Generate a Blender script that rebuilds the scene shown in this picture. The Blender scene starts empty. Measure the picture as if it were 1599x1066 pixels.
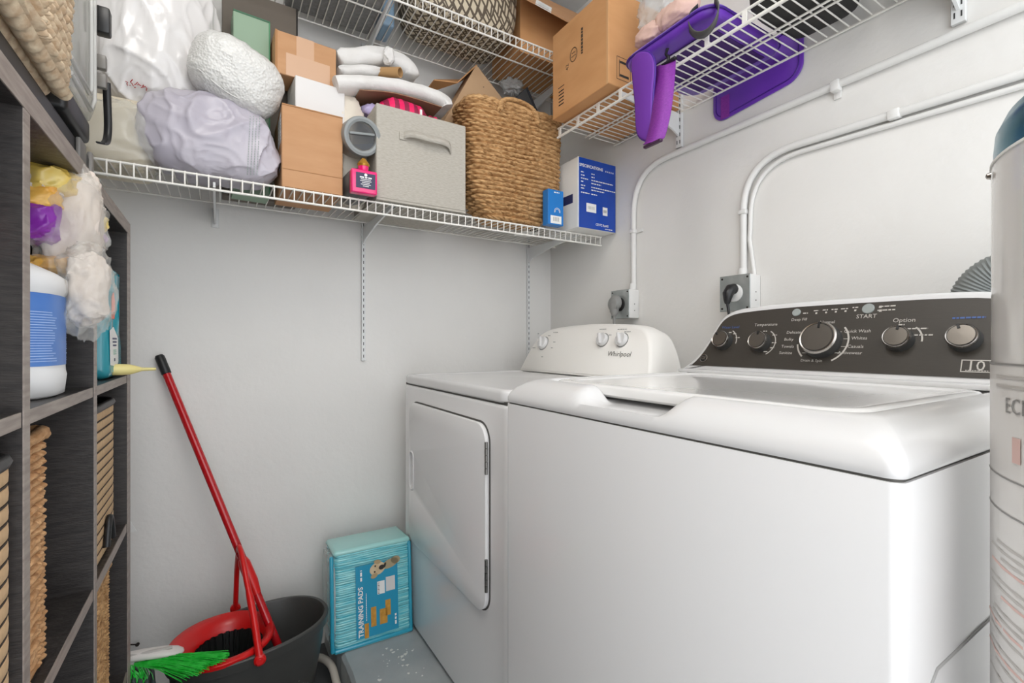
import bpy, bmesh, math, random
from mathutils import Vector, Matrix, noise
from mathutils.geometry import tessellate_polygon

# ------------------------------------------------------------------ camera, light, exposure
SC = bpy.context.scene
COL = SC.collection
H = 1.133                      # camera height above the floor
YAW = math.radians(31.73)
F = 740.0                      # focal length in pixels of the 1599 px frame
sY, cY = math.sin(YAW), math.cos(YAW)

cam_d = bpy.data.cameras.new('camera')
cam = bpy.data.objects.new('camera', cam_d)
COL.objects.link(cam)
cam.location = (0, 0, H)
cam.rotation_euler = (math.pi / 2, 0, -YAW)
cam_d.sensor_width = 36.0
cam_d.lens = F / 1599 * 36.0
cam_d.shift_y = 3 / 1599
cam_d.clip_start = 0.01
SC.camera = cam

SC.view_settings.view_transform = 'Standard'
SC.view_settings.look = 'None'
SC.view_settings.exposure = 0.0
SC.view_settings.gamma = 1.0
SC.view_settings.use_curve_mapping = False

world = bpy.data.worlds.new('world')
SC.world = world
world.use_nodes = True
bg = world.node_tree.nodes['Background']
bg.inputs[0].default_value = (0.93, 0.96, 1.0, 1)
bg.inputs[1].default_value = 2.95

def area(name, loc, rot, size, size_y, power, color):
    d = bpy.data.lights.new(name, 'AREA')
    d.shape = 'RECTANGLE'
    d.size, d.size_y = size, size_y
    d.energy = power
    d.color = color
    o = bpy.data.objects.new(name, d)
    COL.objects.link(o)
    o.location, o.rotation_euler = loc, rot
    return o
area('ceiling_lamp', (-0.05, 0.45, 2.60), (0, 0, 0), 0.55, 0.55, 10.0, (1.0, 0.965, 0.91))

# ------------------------------------------------------------------ helpers
ORG = {}
def ray(u, v):
    r = (u - 799.5) / F
    return Vector((sY + r * cY, cY - r * sY, (536 - v) / F))
def pt(u, v, x=None, y=None, z=None):
    d = ray(u, v)
    if x is not None: t = x / d.x
    elif y is not None: t = y / d.y
    else: t = (z - H) / d.z
    return Vector((d.x * t, d.y * t, H + d.z * t))

class MB:
    def __init__(s): s.v, s.f = [], []
    def add(s, vs, fs):
        b = len(s.v)
        s.v += [Vector(p) for p in vs]
        s.f += [tuple(i + b for i in f) for f in fs]
        return s
    def box(s, x0, x1, y0, y1, z0, z1, bevel=0, seg=2, M=None):
        if bevel:
            bm = bmesh.new()
            bmesh.ops.create_cube(bm, size=1)
            for p in bm.verts:
                p.co = Vector(((x0 + x1) / 2 + p.co.x * (x1 - x0), (y0 + y1) / 2 + p.co.y * (y1 - y0), (z0 + z1) / 2 + p.co.z * (z1 - z0)))
            bmesh.ops.bevel(bm, geom=list(bm.edges), offset=bevel, segments=seg, profile=0.5, affect='EDGES')
            bm.verts.index_update()
            vs = [p.co.copy() for p in bm.verts]
            fs = [[q.index for q in f.verts] for f in bm.faces]
            bm.free()
        else:
            vs = [Vector((x, y, z)) for x in (x0, x1) for y in (y0, y1) for z in (z0, z1)]
            fs = [(0, 1, 3, 2), (4, 6, 7, 5), (0, 4, 5, 1), (2, 3, 7, 6), (0, 2, 6, 4), (1, 5, 7, 3)]
        if M: vs = [M @ p for p in vs]
        return s.add(vs, fs)
    def tube(s, pts, r, seg=8, closed=False, flat=None):
        pts = [Vector(p) for p in pts]
        n = len(pts)
        rs = r if isinstance(r, (list, tuple)) else [r] * n
        vs, fs = [], []
        nrm = None
        for i, p in enumerate(pts):
            if closed: t = pts[(i + 1) % n] - pts[i - 1]
            else: t = pts[min(i + 1, n - 1)] - pts[max(i - 1, 0)]
            t.normalize()
            if nrm is None:
                a = Vector((0, 0, 1)) if abs(t.z) < 0.9 else Vector((1, 0, 0))
                nrm = (a - t * a.dot(t)).normalized()
            else:
                nrm = (nrm - t * nrm.dot(t)).normalized()
            bi = t.cross(nrm)
            for k in range(seg):
                a = 2 * math.pi * k / seg
                q = nrm * math.cos(a) * rs[i] + bi * math.sin(a) * rs[i] * (flat or 1)
                vs.append(p + q)
        for i in range(n if closed else n - 1):
            for k in range(seg):
                a, b = i * seg + k, i * seg + (k + 1) % seg
                c, d = ((i + 1) % n) * seg + (k + 1) % seg, ((i + 1) % n) * seg + k
                fs.append((a, b, c, d))
        if not closed:
            fs.append(tuple(reversed(range(seg))))
            fs.append(tuple(range((n - 1) * seg, n * seg)))
        return s.add(vs, fs)
    def loft(s, loops, cap0=False, cap1=False):
        n = len(loops[0])
        vs = [p for l in loops for p in l]
        fs = []
        for i in range(len(loops) - 1):
            for k in range(n):
                fs.append((i * n + k, i * n + (k + 1) % n, (i + 1) * n + (k + 1) % n, (i + 1) * n + k))
        if cap0: fs.append(tuple(reversed(range(n))))
        if cap1: fs.append(tuple(range((len(loops) - 1) * n, len(loops) * n)))
        return s.add(vs, fs)
    def lathe(s, prof, seg=32, M=None, cap0=True, cap1=True):
        loops = []
        for r, z in prof:
            l = [Vector((r * math.cos(2 * math.pi * k / seg), r * math.sin(2 * math.pi * k / seg), z)) for k in range(seg)]
            loops.append([M @ p for p in l] if M else l)
        return s.loft(loops, cap0, cap1)
    def grid(s, fn, nu, nv, wrap=False):
        vs = [fn(i / (nu if wrap else nu - 1), j / (nv - 1)) for j in range(nv) for i in range(nu)]
        fs = []
        for j in range(nv - 1):
            for i in range(nu if wrap else nu - 1):
                fs.append((j * nu + i, j * nu + (i + 1) % nu, (j + 1) * nu + (i + 1) % nu, (j + 1) * nu + i))
        return s.add(vs, fs)
    def plate(s, outer, hole, a, b, fn, rim=0.0):
        """outline (2-D) with an optional hole, thickness a..b along the third axis; fn(p, q, t) -> 3-D"""
        def inset(poly, d):
            n = len(poly); out = []
            for i in range(n):
                p0, p1, p2 = Vector(poly[i - 1]), Vector(poly[i]), Vector(poly[(i + 1) % n])
                e = (p2 - p0)
                nn = Vector((-e.y, e.x))
                if nn.length: nn.normalize()
                out.append(tuple(p1 + nn * d))
            return out
        area_ = sum(outer[i - 1][0] * outer[i][1] - outer[i][0] * outer[i - 1][1] for i in range(len(outer)))
        if area_ < 0: outer = list(reversed(outer))
        polys = [outer]
        if hole:
            ah = sum(hole[i - 1][0] * hole[i][1] - hole[i][0] * hole[i - 1][1] for i in range(len(hole)))
            if ah > 0: hole = list(reversed(hole))
            polys.append(hole)
        lay = [(inset_d, t) for inset_d, t in (((rim, a), (0.3 * rim, a + 0.3 * rim), (0, a + rim), (0, b - rim), (0.3 * rim, b - 0.3 * rim), (rim, b)) if rim else ((0, a), (0, b)))]
        caps = []
        base0 = len(s.v)
        for p in polys:
            loops = []
            for d, t in lay:
                q = inset(p, d) if d else p
                loops.append([fn(c[0], c[1], t) for c in q])
            b0 = len(s.v)
            s.loft(loops)
            caps.append((b0, len(p)))
        flat = [[Vector((c[0], c[1], 0)) for c in (inset(p, rim) if rim else p)] for p in polys]
        tris = tessellate_polygon(flat)
        idx0, idx1 = [], []
        for (b0, n) in caps:
            idx0 += [b0 + i for i in range(n)]
            idx1 += [b0 + (len(lay) - 1) * n + i for i in range(n)]
        for t in tris:
            s.f.append((idx0[t[0]], idx0[t[2]], idx0[t[1]]))
            s.f.append((idx1[t[0]], idx1[t[1]], idx1[t[2]]))
        return s
    def xf(s, M):
        s.v = [M @ p for p in s.v]
        return s

def build(name, mb, mat, parent=None, smooth=35, base=None, fixn=True):
    o3 = ORG[parent.name] if parent is not None else Vector(base or (0, 0, 0))
    me = bpy.data.meshes.new(name)
    me.from_pydata([tuple(p - o3) for p in mb.v], [], mb.f)
    if fixn:
        bm = bmesh.new(); bm.from_mesh(me)
        bmesh.ops.recalc_face_normals(bm, faces=bm.faces)
        bm.to_mesh(me); bm.free()
    if smooth:
        for p in me.polygons: p.use_smooth = True
        me.set_sharp_from_angle(angle=math.radians(smooth))
    me.materials.append(mat)
    o = bpy.data.objects.new(name, me)
    COL.objects.link(o)
    if any(k in name for k in ('print', 'letter', 'barcode', 'marks', 'character', 'knockouts', 'year_badge')) and parent is not None and not name.startswith('printed_'): o['kind'] = 'stuff'
    if parent is not None:
        o.parent = parent
        ORG[o.name] = o3
    else:
        o.location = o3
        ORG[o.name] = o3
    return o
def tag(o, label, cat, group=None, kind=None):
    o['label'] = label; o['category'] = cat
    if group: o['group'] = group
    if kind: o['kind'] = kind
    return o
def thing(name, label, cat, base, group=None):
    o = bpy.data.objects.new(name, None)
    COL.objects.link(o)
    o.location = base
    o.empty_display_size = 0.05
    ORG[o.name] = Vector(base)
    return tag(o, label, cat, group)
def struct(name, mb, mat, smooth=0, base=None):
    o = build(name, mb, mat, None, smooth, base)
    o['kind'] = 'structure'
    return o
def clone(o, parent, off):
    c = o.copy(); COL.objects.link(c)
    c.parent = parent
    c.location = Vector(o.location) + Vector(off)
    return c

# ------------------------------------------------------------------ materials
def lin(c):
    if isinstance(c, str):
        c = [int(c[i:i + 2], 16) / 255 for i in (0, 2, 4)]
    return tuple((x / 12.92 if x <= 0.04045 else ((x + 0.055) / 1.055) ** 2.4) for x in c) + (1,)
MATS = {}
def mat(name, c, rough=0.5, metal=0.0, c2=None, scale=20, detail=3, stretch=(1, 1, 1), bump=0.0, bscale=None, coat=0.0,
        lo=0.35, hi=0.65, kind='noise', spec=0.5, bdist=0.01, sheen=0.0, trans=0.0):
    if name in MATS: return MATS[name]
    m = bpy.data.materials.new(name)
    m.use_nodes = True
    nt = m.node_tree
    b = nt.nodes['Principled BSDF']
    b.inputs['Base Color'].default_value = lin(c)
    b.inputs['Roughness'].default_value = rough
    b.inputs['Metallic'].default_value = metal
    b.inputs['Specular IOR Level'].default_value = spec
    b.inputs['Coat Weight'].default_value = coat
    b.inputs['Coat Roughness'].default_value = 0.08
    b.inputs['Sheen Weight'].default_value = sheen
    if trans: b.inputs['Transmission Weight'].default_value = trans
    if c2 is not None or bump:
        tc = nt.nodes.new('ShaderNodeTexCoord')
        mp = nt.nodes.new('ShaderNodeMapping')
        mp.inputs['Scale'].default_value = stretch
        nt.links.new(tc.outputs['Object'], mp.inputs['Vector'])
        def tex(sc):
            if kind == 'voronoi':
                t = nt.nodes.new('ShaderNodeTexVoronoi'); t.inputs['Scale'].default_value = sc
                out = t.outputs['Distance']
            else:
                t = nt.nodes.new('ShaderNodeTexNoise'); t.inputs['Scale'].default_value = sc
                t.inputs['Detail'].default_value = detail
                out = t.outputs['Fac']
            nt.links.new(mp.outputs['Vector'], t.inputs['Vector'])
            return out
        if c2 is not None:
            o = tex(scale)
            r = nt.nodes.new('ShaderNodeValToRGB')
            r.color_ramp.elements[0].position = lo; r.color_ramp.elements[0].color = lin(c)
            r.color_ramp.elements[1].position = hi; r.color_ramp.elements[1].color = lin(c2)
            nt.links.new(o, r.inputs['Fac']); nt.links.new(r.outputs['Color'], b.inputs['Base Color'])
        if bump:
            o = tex(bscale or scale)
            n = nt.nodes.new('ShaderNodeBump')
            n.inputs['Strength'].default_value = bump; n.inputs['Distance'].default_value = bdist
            nt.links.new(o, n.inputs['Height']); nt.links.new(n.outputs['Normal'], b.inputs['Normal'])
    MATS[name] = m
    return m
def film(name, tint=(0.95, 0.95, 0.95), opacity=0.3, rough=0.12):
    """thin clear plastic: see-through with a glossy skin and a little haze"""
    m = bpy.data.materials.new(name); m.use_nodes = True
    nt = m.node_tree; nt.nodes.clear()
    out = nt.nodes.new('ShaderNodeOutputMaterial')
    tr = nt.nodes.new('ShaderNodeBsdfTransparent'); tr.inputs[0].default_value = (*tint, 1)
    pr = nt.nodes.new('ShaderNodeBsdfPrincipled')
    pr.inputs['Base Color'].default_value = (0.82, 0.82, 0.80, 1); pr.inputs['Roughness'].default_value = rough
    pr.inputs['Specular IOR Level'].default_value = 0.8
    mx = nt.nodes.new('ShaderNodeMixShader'); mx.inputs[0].default_value = opacity
    nt.links.new(tr.outputs[0], mx.inputs[1]); nt.links.new(pr.outputs[0], mx.inputs[2])
    nt.links.new(mx.outputs[0], out.inputs[0])
    return m

M_wall = mat('wall_paint', 'e6e4e0', 0.75, c2='e2e0dc', scale=3, bump=0.25, bscale=45, bdist=0.004)
M_ceil = mat('ceiling_paint', 'e4e4e2', 0.9)
M_floor = mat('floor_paint', '4a4b4c', 0.6, c2='3c3d3e', scale=6)
M_slab = mat('slab_paint', 'a9adad', 0.45, c2='9da2a3', scale=9, bump=0.2, bscale=30)
M_chip = mat('paint_chip', 'e3e3dc', 0.7)
M_wire = mat('white_vinyl_wire', 'e9e6df', 0.35)
M_stand = mat('white_steel', 'dfe0df', 0.4)
M_slot = mat('dark_slot', '3b3b3b', 0.8)
M_enamel = mat('white_enamel', 'dedddc', 0.25, coat=0.25)
M_enamel2 = mat('cabinet_enamel', 'eeedec', 0.24, coat=0.2)
M_bisque = mat('console_white', 'f6f3ed', 0.35)
M_seam = mat('seam_dark', '55534f', 0.7)
M_panel = mat('graphite_panel', '39342e', 0.45, c2='3d3832', scale=60, stretch=(1, 1, 30))
M_print = mat('light_print', 'c9c4bc', 0.5)
M_bprint = mat('blue_print', '46629c', 0.5)
M_chrome = mat('brushed_chrome', 'a8a39d', 0.25, metal=1.0)
M_knob = mat('graphite_knob', '3a3a39', 0.3)
M_grey_pl = mat('grey_plastic', '8d8d8a', 0.45)
M_black = mat('black_plastic', '1b1b1c', 0.4)
M_galv = mat('galvanised_steel', 'a3a8a6', 0.35, metal=0.6, c2='b5b9b7', scale=25)
M_wood = mat('blackbrown_wood', '2b2827', 0.42, c2='383432', scale=14, stretch=(2, 2, 14), bump=0.15, bscale=40)
M_lit_edge = mat('lit_edge_wood', '857a72', 0.45, c2='9c9188', scale=16, stretch=(8, 1, 10))  # same dark wood, paled: light reflecting off the front edges is in the colour
M_card = mat('cardboard', 'c0936b', 0.8, c2='b88a62', scale=7, stretch=(1, 1, 4), bump=0.05)
M_card2 = mat('cardboard_brown', 'cb9765', 0.8, c2='c28e5c', scale=6, stretch=(1, 1, 3), bump=0.05)
M_cardin = mat('cardboard_inside', 'a97c53', 0.85)
M_tape = mat('packing_tape', 'c9a283', 0.35, coat=0.1)
M_ink = mat('black_ink', '2c2723', 0.7)
M_wpaper = mat('white_paper', 'ebebe8', 0.7)
M_navy = mat('navy_ink', '24305c', 0.5)

# text, turned into a mesh that lies on a face
def text_mb(mb, s, c, right, up, size, off=0.0006, align='CENTER', bold=0.0):
    cu = bpy.data.curves.new('t', 'FONT')
    cu.body = s; cu.size = size; cu.align_x = align; cu.align_y = 'CENTER'; cu.resolution_u = 2
    cu.offset = bold
    o = bpy.data.objects.new('t', cu)
    me = o.to_mesh()
    r, u = Vector(right).normalized(), Vector(up).normalized()
    n = r.cross(u)
    vs = [Vector(c) + r * v.co.x + u * v.co.y + n * off for v in me.vertices]
    mb.add(vs, [tuple(p.vertices) for p in me.polygons])
    o.to_mesh_clear()
    bpy.data.objects.remove(o); bpy.data.curves.remove(cu)
    return mb
def quad(mb, c, right, up, w, h, off=0.0005):
    r, u = Vector(right).normalized(), Vector(up).normalized()
    n = r.cross(u)
    c = Vector(c) + n * off
    return mb.add([c - r * w / 2 - u * h / 2, c + r * w / 2 - u * h / 2, c + r * w / 2 + u * h / 2, c - r * w / 2 + u * h / 2], [(0, 1, 2, 3)])

def bars(mb, c, right, up, w, h, off=0.0006, dash=None):
    """print too small to read: a broken row of dashes"""
    r = Vector(right).normalized()
    d = dash or h * 2.2
    x = -w / 2
    rr = random.Random(int(w * 1e5) + int(Vector(c).z * 1e4))
    while x < w / 2:
        l = min(d * rr.uniform(.6, 1.6), w / 2 - x)
        quad(mb, Vector(c) + r * (x + l / 2), right, up, l, h, off)
        x += l + d * .3
    return mb

def rrect(x0, x1, y0, y1, r, z, nc=6, ns=1):
    pts = []
    cs = [(x1 - r, y1 - r, 0), (x0 + r, y1 - r, 90), (x0 + r, y0 + r, 180), (x1 - r, y0 + r, 270)]
    for i, (cx, cy, a0) in enumerate(cs):
        for k in range(nc + 1):
            a = math.radians(a0 + 90 * k / nc)
            pts.append(Vector((cx + r * math.cos(a), cy + r * math.sin(a), z)))
        nx, ny, na = cs[(i + 1) % 4]
        e = Vector((nx + r * math.cos(math.radians(na)), ny + r * math.sin(math.radians(na)), z))
        s0 = pts[-1]
        for k in range(1, ns):
            pts.append(s0.lerp(e, k / ns))
    return pts

def blob(mb, c, h, e=(0.7, 0.7), amp=0.0, freq=8, fold=0.0, ffreq=14, seed=0, nu=72, nv=48, stretch=(1, 1, 1), flat_bottom=None, lean=(0, 0), pinch=0.0):
    """superellipsoid bag with lumps (amp) and creases (fold)"""
    c, sd = Vector(c), Vector((seed * 7.3, seed * 3.1, seed * 5.7))
    def sp(x, p): return math.copysign(abs(x) ** p, x)
    def fn(u, v):
        a, b = 2 * math.pi * u, math.pi * (v - 0.5)
        n = Vector((sp(math.cos(b), e[1]) * sp(math.cos(a), e[0]), sp(math.cos(b), e[1]) * sp(math.sin(a), e[0]), sp(math.sin(b), e[1])))
        p = Vector((n.x * h[0], n.y * h[1], n.z * h[2]))
        if pinch:
            k = max(0.0, n.z) ** 2
            p.x *= 1 - pinch * k; p.y *= 1 - pinch * k
        d = p.normalized()
        q = Vector((p.x * stretch[0], p.y * stretch[1], p.z * stretch[2])) + sd
        if amp: p += d * amp * noise.noise(q * freq)
        if fold:
            w = noise.noise(q * ffreq * 0.5) * 0.8
            g = 1 - abs(noise.noise(q * ffreq + Vector((w, w, -w))))
            g2 = 1 - abs(noise.noise(q * ffreq * 2.3 - Vector((w, 0, w))))
            g3 = 1 - abs(noise.noise(q * ffreq * 4.7 + Vector((0, w * 2, 0))))
            p += d * fold * (g ** 6 + 0.5 * g2 ** 6 + 0.28 * g3 ** 5 - 0.55)
        p.x += lean[0] * (n.z + 1); p.y += lean[1] * (n.z + 1)
        p += c
        if flat_bottom is not None and p.z < flat_bottom: p.z = flat_bottom + 0.002 * noise.noise(q * 30)
        return p
    return mb.grid(fn, nu, nv, wrap=True)

def Rz(a): return Matrix.Rotation(a, 4, 'Z')
def at_frame(c, rz=0, ry=0, rx=0):
    return Matrix.Translation(Vector(c)) @ Matrix.Rotation(rz, 4, 'Z') @ Matrix.Rotation(ry, 4, 'Y') @ Matrix.Rotation(rx, 4, 'X')
X, Y, Z = Vector((1, 0, 0)), Vector((0, 1, 0)), Vector((0, 0, 1))
rnd = random.Random(4)

# ------------------------------------------------------------------ the room
XL, XR, YB, ZC = -0.62, 1.40, 1.90, 2.66
struct('floor', MB().box(XL - .1, XR + .1, -0.5, YB + .1, -0.1, 0), M_floor)
struct('ceiling', MB().box(XL - .1, XR + .1, -0.5, YB + .1, ZC, ZC + .1), M_ceil)
struct('wall_back', MB().box(XL - .1, XR + .1, YB, YB + .1, 0, ZC), M_wall)
struct('wall_right', MB().box(XR, XR + .1, -0.5, YB, 0, ZC), M_wall)
struct('wall_left', MB().box(XL - .1, XL, -0.5, YB, 0, ZC), M_wall)      # the room is open behind the camera

# painted concrete slab under the appliances
ZS = H - 1.03
def slab_edge(y):
    return 0.346 + 0.006 * noise.noise(Vector((y * 25, 0, 0)))
ys = [-0.5 + i * (YB + 0.5) / 90 for i in range(91)]
mb = MB()
loop = []
for y in ys:
    e = slab_edge(y)
    loop.append([Vector((e - .006, y, 0)), Vector((e, y, ZS - .012)), Vector((e + .01 + .004 * noise.noise(Vector((y * 40, 3, 0))), y, ZS)), Vector((XR, y, ZS)), Vector((XR, y, 0))])
mb.loft(loop, True, True)
slab = struct('floor_slab', mb, M_slab)
mb = MB()
for i in range(34):
    u, v = rnd.uniform(585, 665), rnd.uniform(1006, 1062)
    if i > 20: u, v = rnd.gauss(625, 16), rnd.gauss(1022, 10)
    c = pt(u, v, z=ZS + 0.0007)
    if c.x > 0.57 or c.x < 0.37: continue
    r = rnd.choice([.002, .003, .004, .006])
    k = 7
    mb.add([c] + [c + Vector((math.cos(6.283 * j / k), math.sin(6.283 * j / k), 0)) * r * rnd.uniform(.5, 1.3) for j in range(k)], [(0, 1 + j, 1 + (j + 1) % k) for j in range(k)])
c = build('paint_chips', mb, M_chip, slab, 0); c['kind'] = 'stuff'
# ------------------------------------------------------------------ wire shelves
def tb(pts, r=.003, seg=6): return MB().tube(pts, r, seg)
def back_shelf(name, label, x0, x1, yf, yr, zf, zr, lip=0.037):
    t = thing(name, label, 'shelf', (x0, yf, zf - lip), 'white wire closet shelves')
    o = None
    n = int((x1 - x0) / 0.0262)
    for i in range(n + 1):
        off = i * 0.0262
        if o is None:
            o = build('deck_wire', tb([(x0, yf - .001, zf - lip), (x0, yf - .003, zf - .004), (x0, yf + .004, zf + .0015), (x0, yr, zr + .0015)], .0021, 5), M_wire, t, 80)
        else: clone(o, t, (off, 0, 0))
    for (y, z, r) in ((yf, zf - .0025, .0032), (yf, zf - lip, .0034), (yr, zr - .0025, .003), (yf + (yr - yf) * .42, zf + (zr - zf) * .42 - .0035, .003)):
        build('rail', tb([(x0 - .008, y, z), (x1 + .008, y, z)], r, 8), M_wire, t, 80)
    return t
ZF1, ZR1 = H + .4494, H + .462
YF, YR1 = 1.504, 1.825
shelf_low = back_shelf('wire_shelf', 'long white wire shelf packed with boxes and bags on the back wall', -0.60, 1.366, YF, YR1, ZF1, ZR1)
ZF2 = H + 1.149
shelf_up = back_shelf('wire_shelf', 'upper white wire shelf holding a patterned bag above the packed shelf', -0.60, 1.36, YF, 1.815, ZF2, ZF2)
# shelf along the right wall
XF, ZF3 = 1.10, H + .82
t = thing('wire_shelf', 'white wire shelf over the washer carrying the big carton and purple bag', 'shelf', (XF, 1.437, ZF3 - .037), 'white wire closet shelves')
o = None
for i in range(60):
    y = 1.437 - i * .0258
    if o is None: o = build('deck_wire', tb([(XF + .002, y, ZF3 + .0015), (XR - .008, y, ZF3 + .0015)], .0021, 5), M_wire, t, 80)
    else: clone(o, t, (0, -i * .0258, 0))
for (x, z, r) in ((XF, ZF3 - .0025, .0036), (XF - .002, ZF3 - .037, .0045), (XR - .010, ZF3 - .0025, .0034), (XF + .135, ZF3 - .004, .003), (XF + .155, ZF3 - .004, .003)):
    build('rail', tb([(x, 1.445, z), (x, -.09, z)], r, 8), M_wire, t, 80)
o = None
for i in range(15):
    y = 1.432 - i * .106
    if o is None: o = build('lip_post', MB().box(XF - .003, XF + .001, y - .006, y + .006, ZF3 - .037, ZF3), M_wire, t, 0)
    else: clone(o, t, (0, -i * .106, 0))

# slotted standards and brackets
def standard(label, x, y, z0, z1, wall, br=()):
    t = thing('shelf_standard', label, 'shelf standard', (x, y, z0), 'slotted shelf standards')
    w, d = .0075, .012
    if wall == 'back':
        build('rail', MB().box(x - w, x + w, y - d, y, z0, z1, .001, 1), M_stand, t)
    else:
        build('rail', MB().box(x - d, x, y - .0125, y + .0125, z0, z1, .001, 1), M_stand, t)
    mb = MB()
    z = z0 + .012
    while z < z1 - .02:
        if wall == 'back': mb.box(x - .0014, x + .0014, y - d - .0006, y - d, z, z + .012)
        else:
            for q in (-.006, .006): mb.box(x - d - .0006, x - d, y + q - .0014, y + q + .0014, z, z + .013)
        z += .0245 if wall == 'back' else .026
    s = build('slots', mb, M_slot, t, 0); s['kind'] = 'stuff'
    for zb, ln in br:
        if wall == 'back':
            prof = [(y - d, zb - .006), (y - d, zb - .075), (y - d - .03, zb - .06), (y - ln * .5, zb - .034), (y - ln, zb - .018), (y - ln, zb - .006)]
            mb = MB().plate(prof, None, x - .003, x + .003, lambda p, q, s_: Vector((s_, p, q)))
        else:
            prof = [(x - d, zb - .006), (x - d, zb - .085), (x - d - .03, zb - .07), (x - ln * .5, zb - .036), (x - ln, zb - .018), (x - ln, zb - .006)]
            mb = MB().plate(prof, None, y - .003, y + .003, lambda p, q, s_: Vector((p, s_, q)))
        build('bracket', mb, M_stand, t, 30)
    return t
yw = YB - .001
standard('white slotted standard in the middle of the back wall', .4827, yw, H - .068, ZF2 + .03, 'back', ((ZR1, .38), (ZF2, .38)))
standard('white slotted standard near the corner behind the dryer console', 1.262, yw, H - .068, ZF2 + .03, 'back', ((ZR1, .38), (ZF2, .38)))
standard('white slotted standard on the right wall behind the purple straps', XR - .001, 1.12, H + .695, H + 1.3, 'right', ((ZF3, .29),))
standard('white slotted standard high on the right wall above the washer', XR - .001, .372, H + .707, H + 1.3, 'right', ((ZF3, .29),))
t = thing('shelf_bracket', 'white triangular bracket under the left part of the back shelf', 'bracket', (-.01, yw, H + .36))
prof = [(yw, ZR1 - .006), (yw, ZR1 - .06), (yw - .05, ZR1 - .055), (yw - .36, ZF1 - .02), (yw - .36, ZF1 - .006)]
build('arm', MB().plate(prof, None, -.014, -.008, lambda p, q, s: Vector((s, p, q))), M_stand, t, 30)
build('foot', MB().box(-.022, 0, yw - .006, yw, ZR1 - .07, ZR1 - .006, .002), M_stand, t)

# ------------------------------------------------------------------ electrical boxes, conduits, plugs
def arc_path(p0, p1, p2, r, n=10):
    p0, p1, p2 = Vector(p0), Vector(p1), Vector(p2)
    a, b = (p0 - p1).normalized(), (p2 - p1).normalized()
    return [p0] + [((1 - k / n) ** 2) * (p1 + a * r) + 2 * (k / n) * (1 - k / n) * p1 + (k / n) ** 2 * (p1 + b * r) for k in range(n + 1)] + [p2]
M_cond = mat('painted_conduit', 'dfdedb', 0.5)
xw = XR - .012
zc1, zc2 = H + .678, H + .556
t = thing('conduit', 'upper white painted conduit bending down to the box behind the dryer', 'conduit', (xw, 1.335, H + .21))
build('pipe', tb(arc_path((xw, 1.335, H + .205), (xw, 1.335, zc1), (xw, -.4, zc1 + .012), .17, 12), .0105, 12), M_cond, t, 80)
build('connector', MB().lathe([(.0135, 0), (.0135, .022), (.0115, .026)], 14, at_frame((xw - .004, 1.335, H + .21))), M_cond, t)
for yy, zz, vert in ((1.335, H + .44, 1), (.615, zc1, 0)):
    mb = MB()
    if vert: mb.box(xw - .013, XR - .001, yy - .013, yy + .013, zz - .008, zz + .008, .004); mb.box(XR - .006, XR - .001, yy - .04, yy - .01, zz - .007, zz + .007, .002)
    else: mb.box(xw - .013, XR - .001, yy - .011, yy + .011, zz - .014, zz + .016, .004); mb.box(XR - .006, XR - .001, yy - .009, yy + .009, zz - .03, zz - .01, .002)
    build('strap_clip', mb, M_cond, t)
t = thing('conduit', 'lower white painted conduit curving down to the box behind the washer', 'conduit', (xw, .875, H + .21))
build('pipe', tb(arc_path((xw, .875, H + .205), (xw, .875, zc2 + .01), (xw, -.4, zc2 - .03), .16, 12), .0105, 12), M_cond, t, 80)
build('connector', MB().lathe([(.0135, 0), (.0135, .02), (.0115, .024)], 14, at_frame((xw - .004, .875, H + .21))), M_cond, t)
build('strap_clip', MB().box(xw - .013, XR - .001, .862, .888, H + .40, H + .415, .004), M_cond, t)
build('strap_clip', MB().box(xw - .013, XR - .001, .475, .5, zc2 - .016, zc2 + .008, .004), M_cond, t)
cable = MB().tube([(XR - .008, .842, H + .205), (XR - .008, .848, H + .25), (XR - .008, .858, H + .32)] + arc_path((XR - .008, .855, H + .36), (XR - .008, .852, zc2 - .012), (XR - .008, -.4, zc2 - .055), .15, 12), .0065, 10)
tag(build('cable', cable, M_cond, None, 80, (XR - .008, .842, H + .205)), 'thin white painted cable running beside the lower conduit', 'cable')

def outlet(label, y0, y1, z0, z1):
    t = thing('outlet_box', label, 'outlet', (XR, (y0 + y1) / 2, z0), 'surface outlet boxes')
    build('box', MB().box(XR - .055, XR - .001, y0, y1, z0, z1, .004), M_cond, t)
    build('cover_plate', MB().box(XR - .058, XR - .0555, y0 - .001, y1 + .001, z0 - .001, z1 + .001, .0015, 1), M_galv, t)
    for yy in (y0 + .008, y1 - .008):
        for zz in (z0 + .008, z1 - .008):
            build('screw', MB().lathe([(.0032, 0), (.0032, .0012)], 10, at_frame((XR - .058, yy, zz), 0, -math.pi / 2)), M_ink, t)
    c = ((y0 + y1) / 2, (z0 + z1) / 2)
    build('receptacle', MB().lathe([(.027, 0), (.027, .003), (.024, .005)], 24, at_frame((XR - .058, c[0], c[1]), 0, -math.pi / 2)), M_black if 'dryer' in label else M_cond, t)
    mb = MB()
    for zz in (z0 + .03, z0 + .055): mb.lathe([(.002, 0), (.002, .0008)], 8, at_frame((XR - .028, y0 - .0003, zz), 0, 0, math.pi / 2))
    build('knockouts', mb, M_ink, t)
    return c
c1 = outlet('grey faced outlet box on the wall above the dryer console', 1.315, 1.412, H + .098, H + .209)
c2 = outlet('square galvanised outlet box on the wall above the washer console', .826, .925, H + .10, H + .208)
t = thing('power_plug', 'fat grey dryer plug in the outlet behind the dryer console', 'plug', (XR - .09, c1[0], H + .11))
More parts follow.
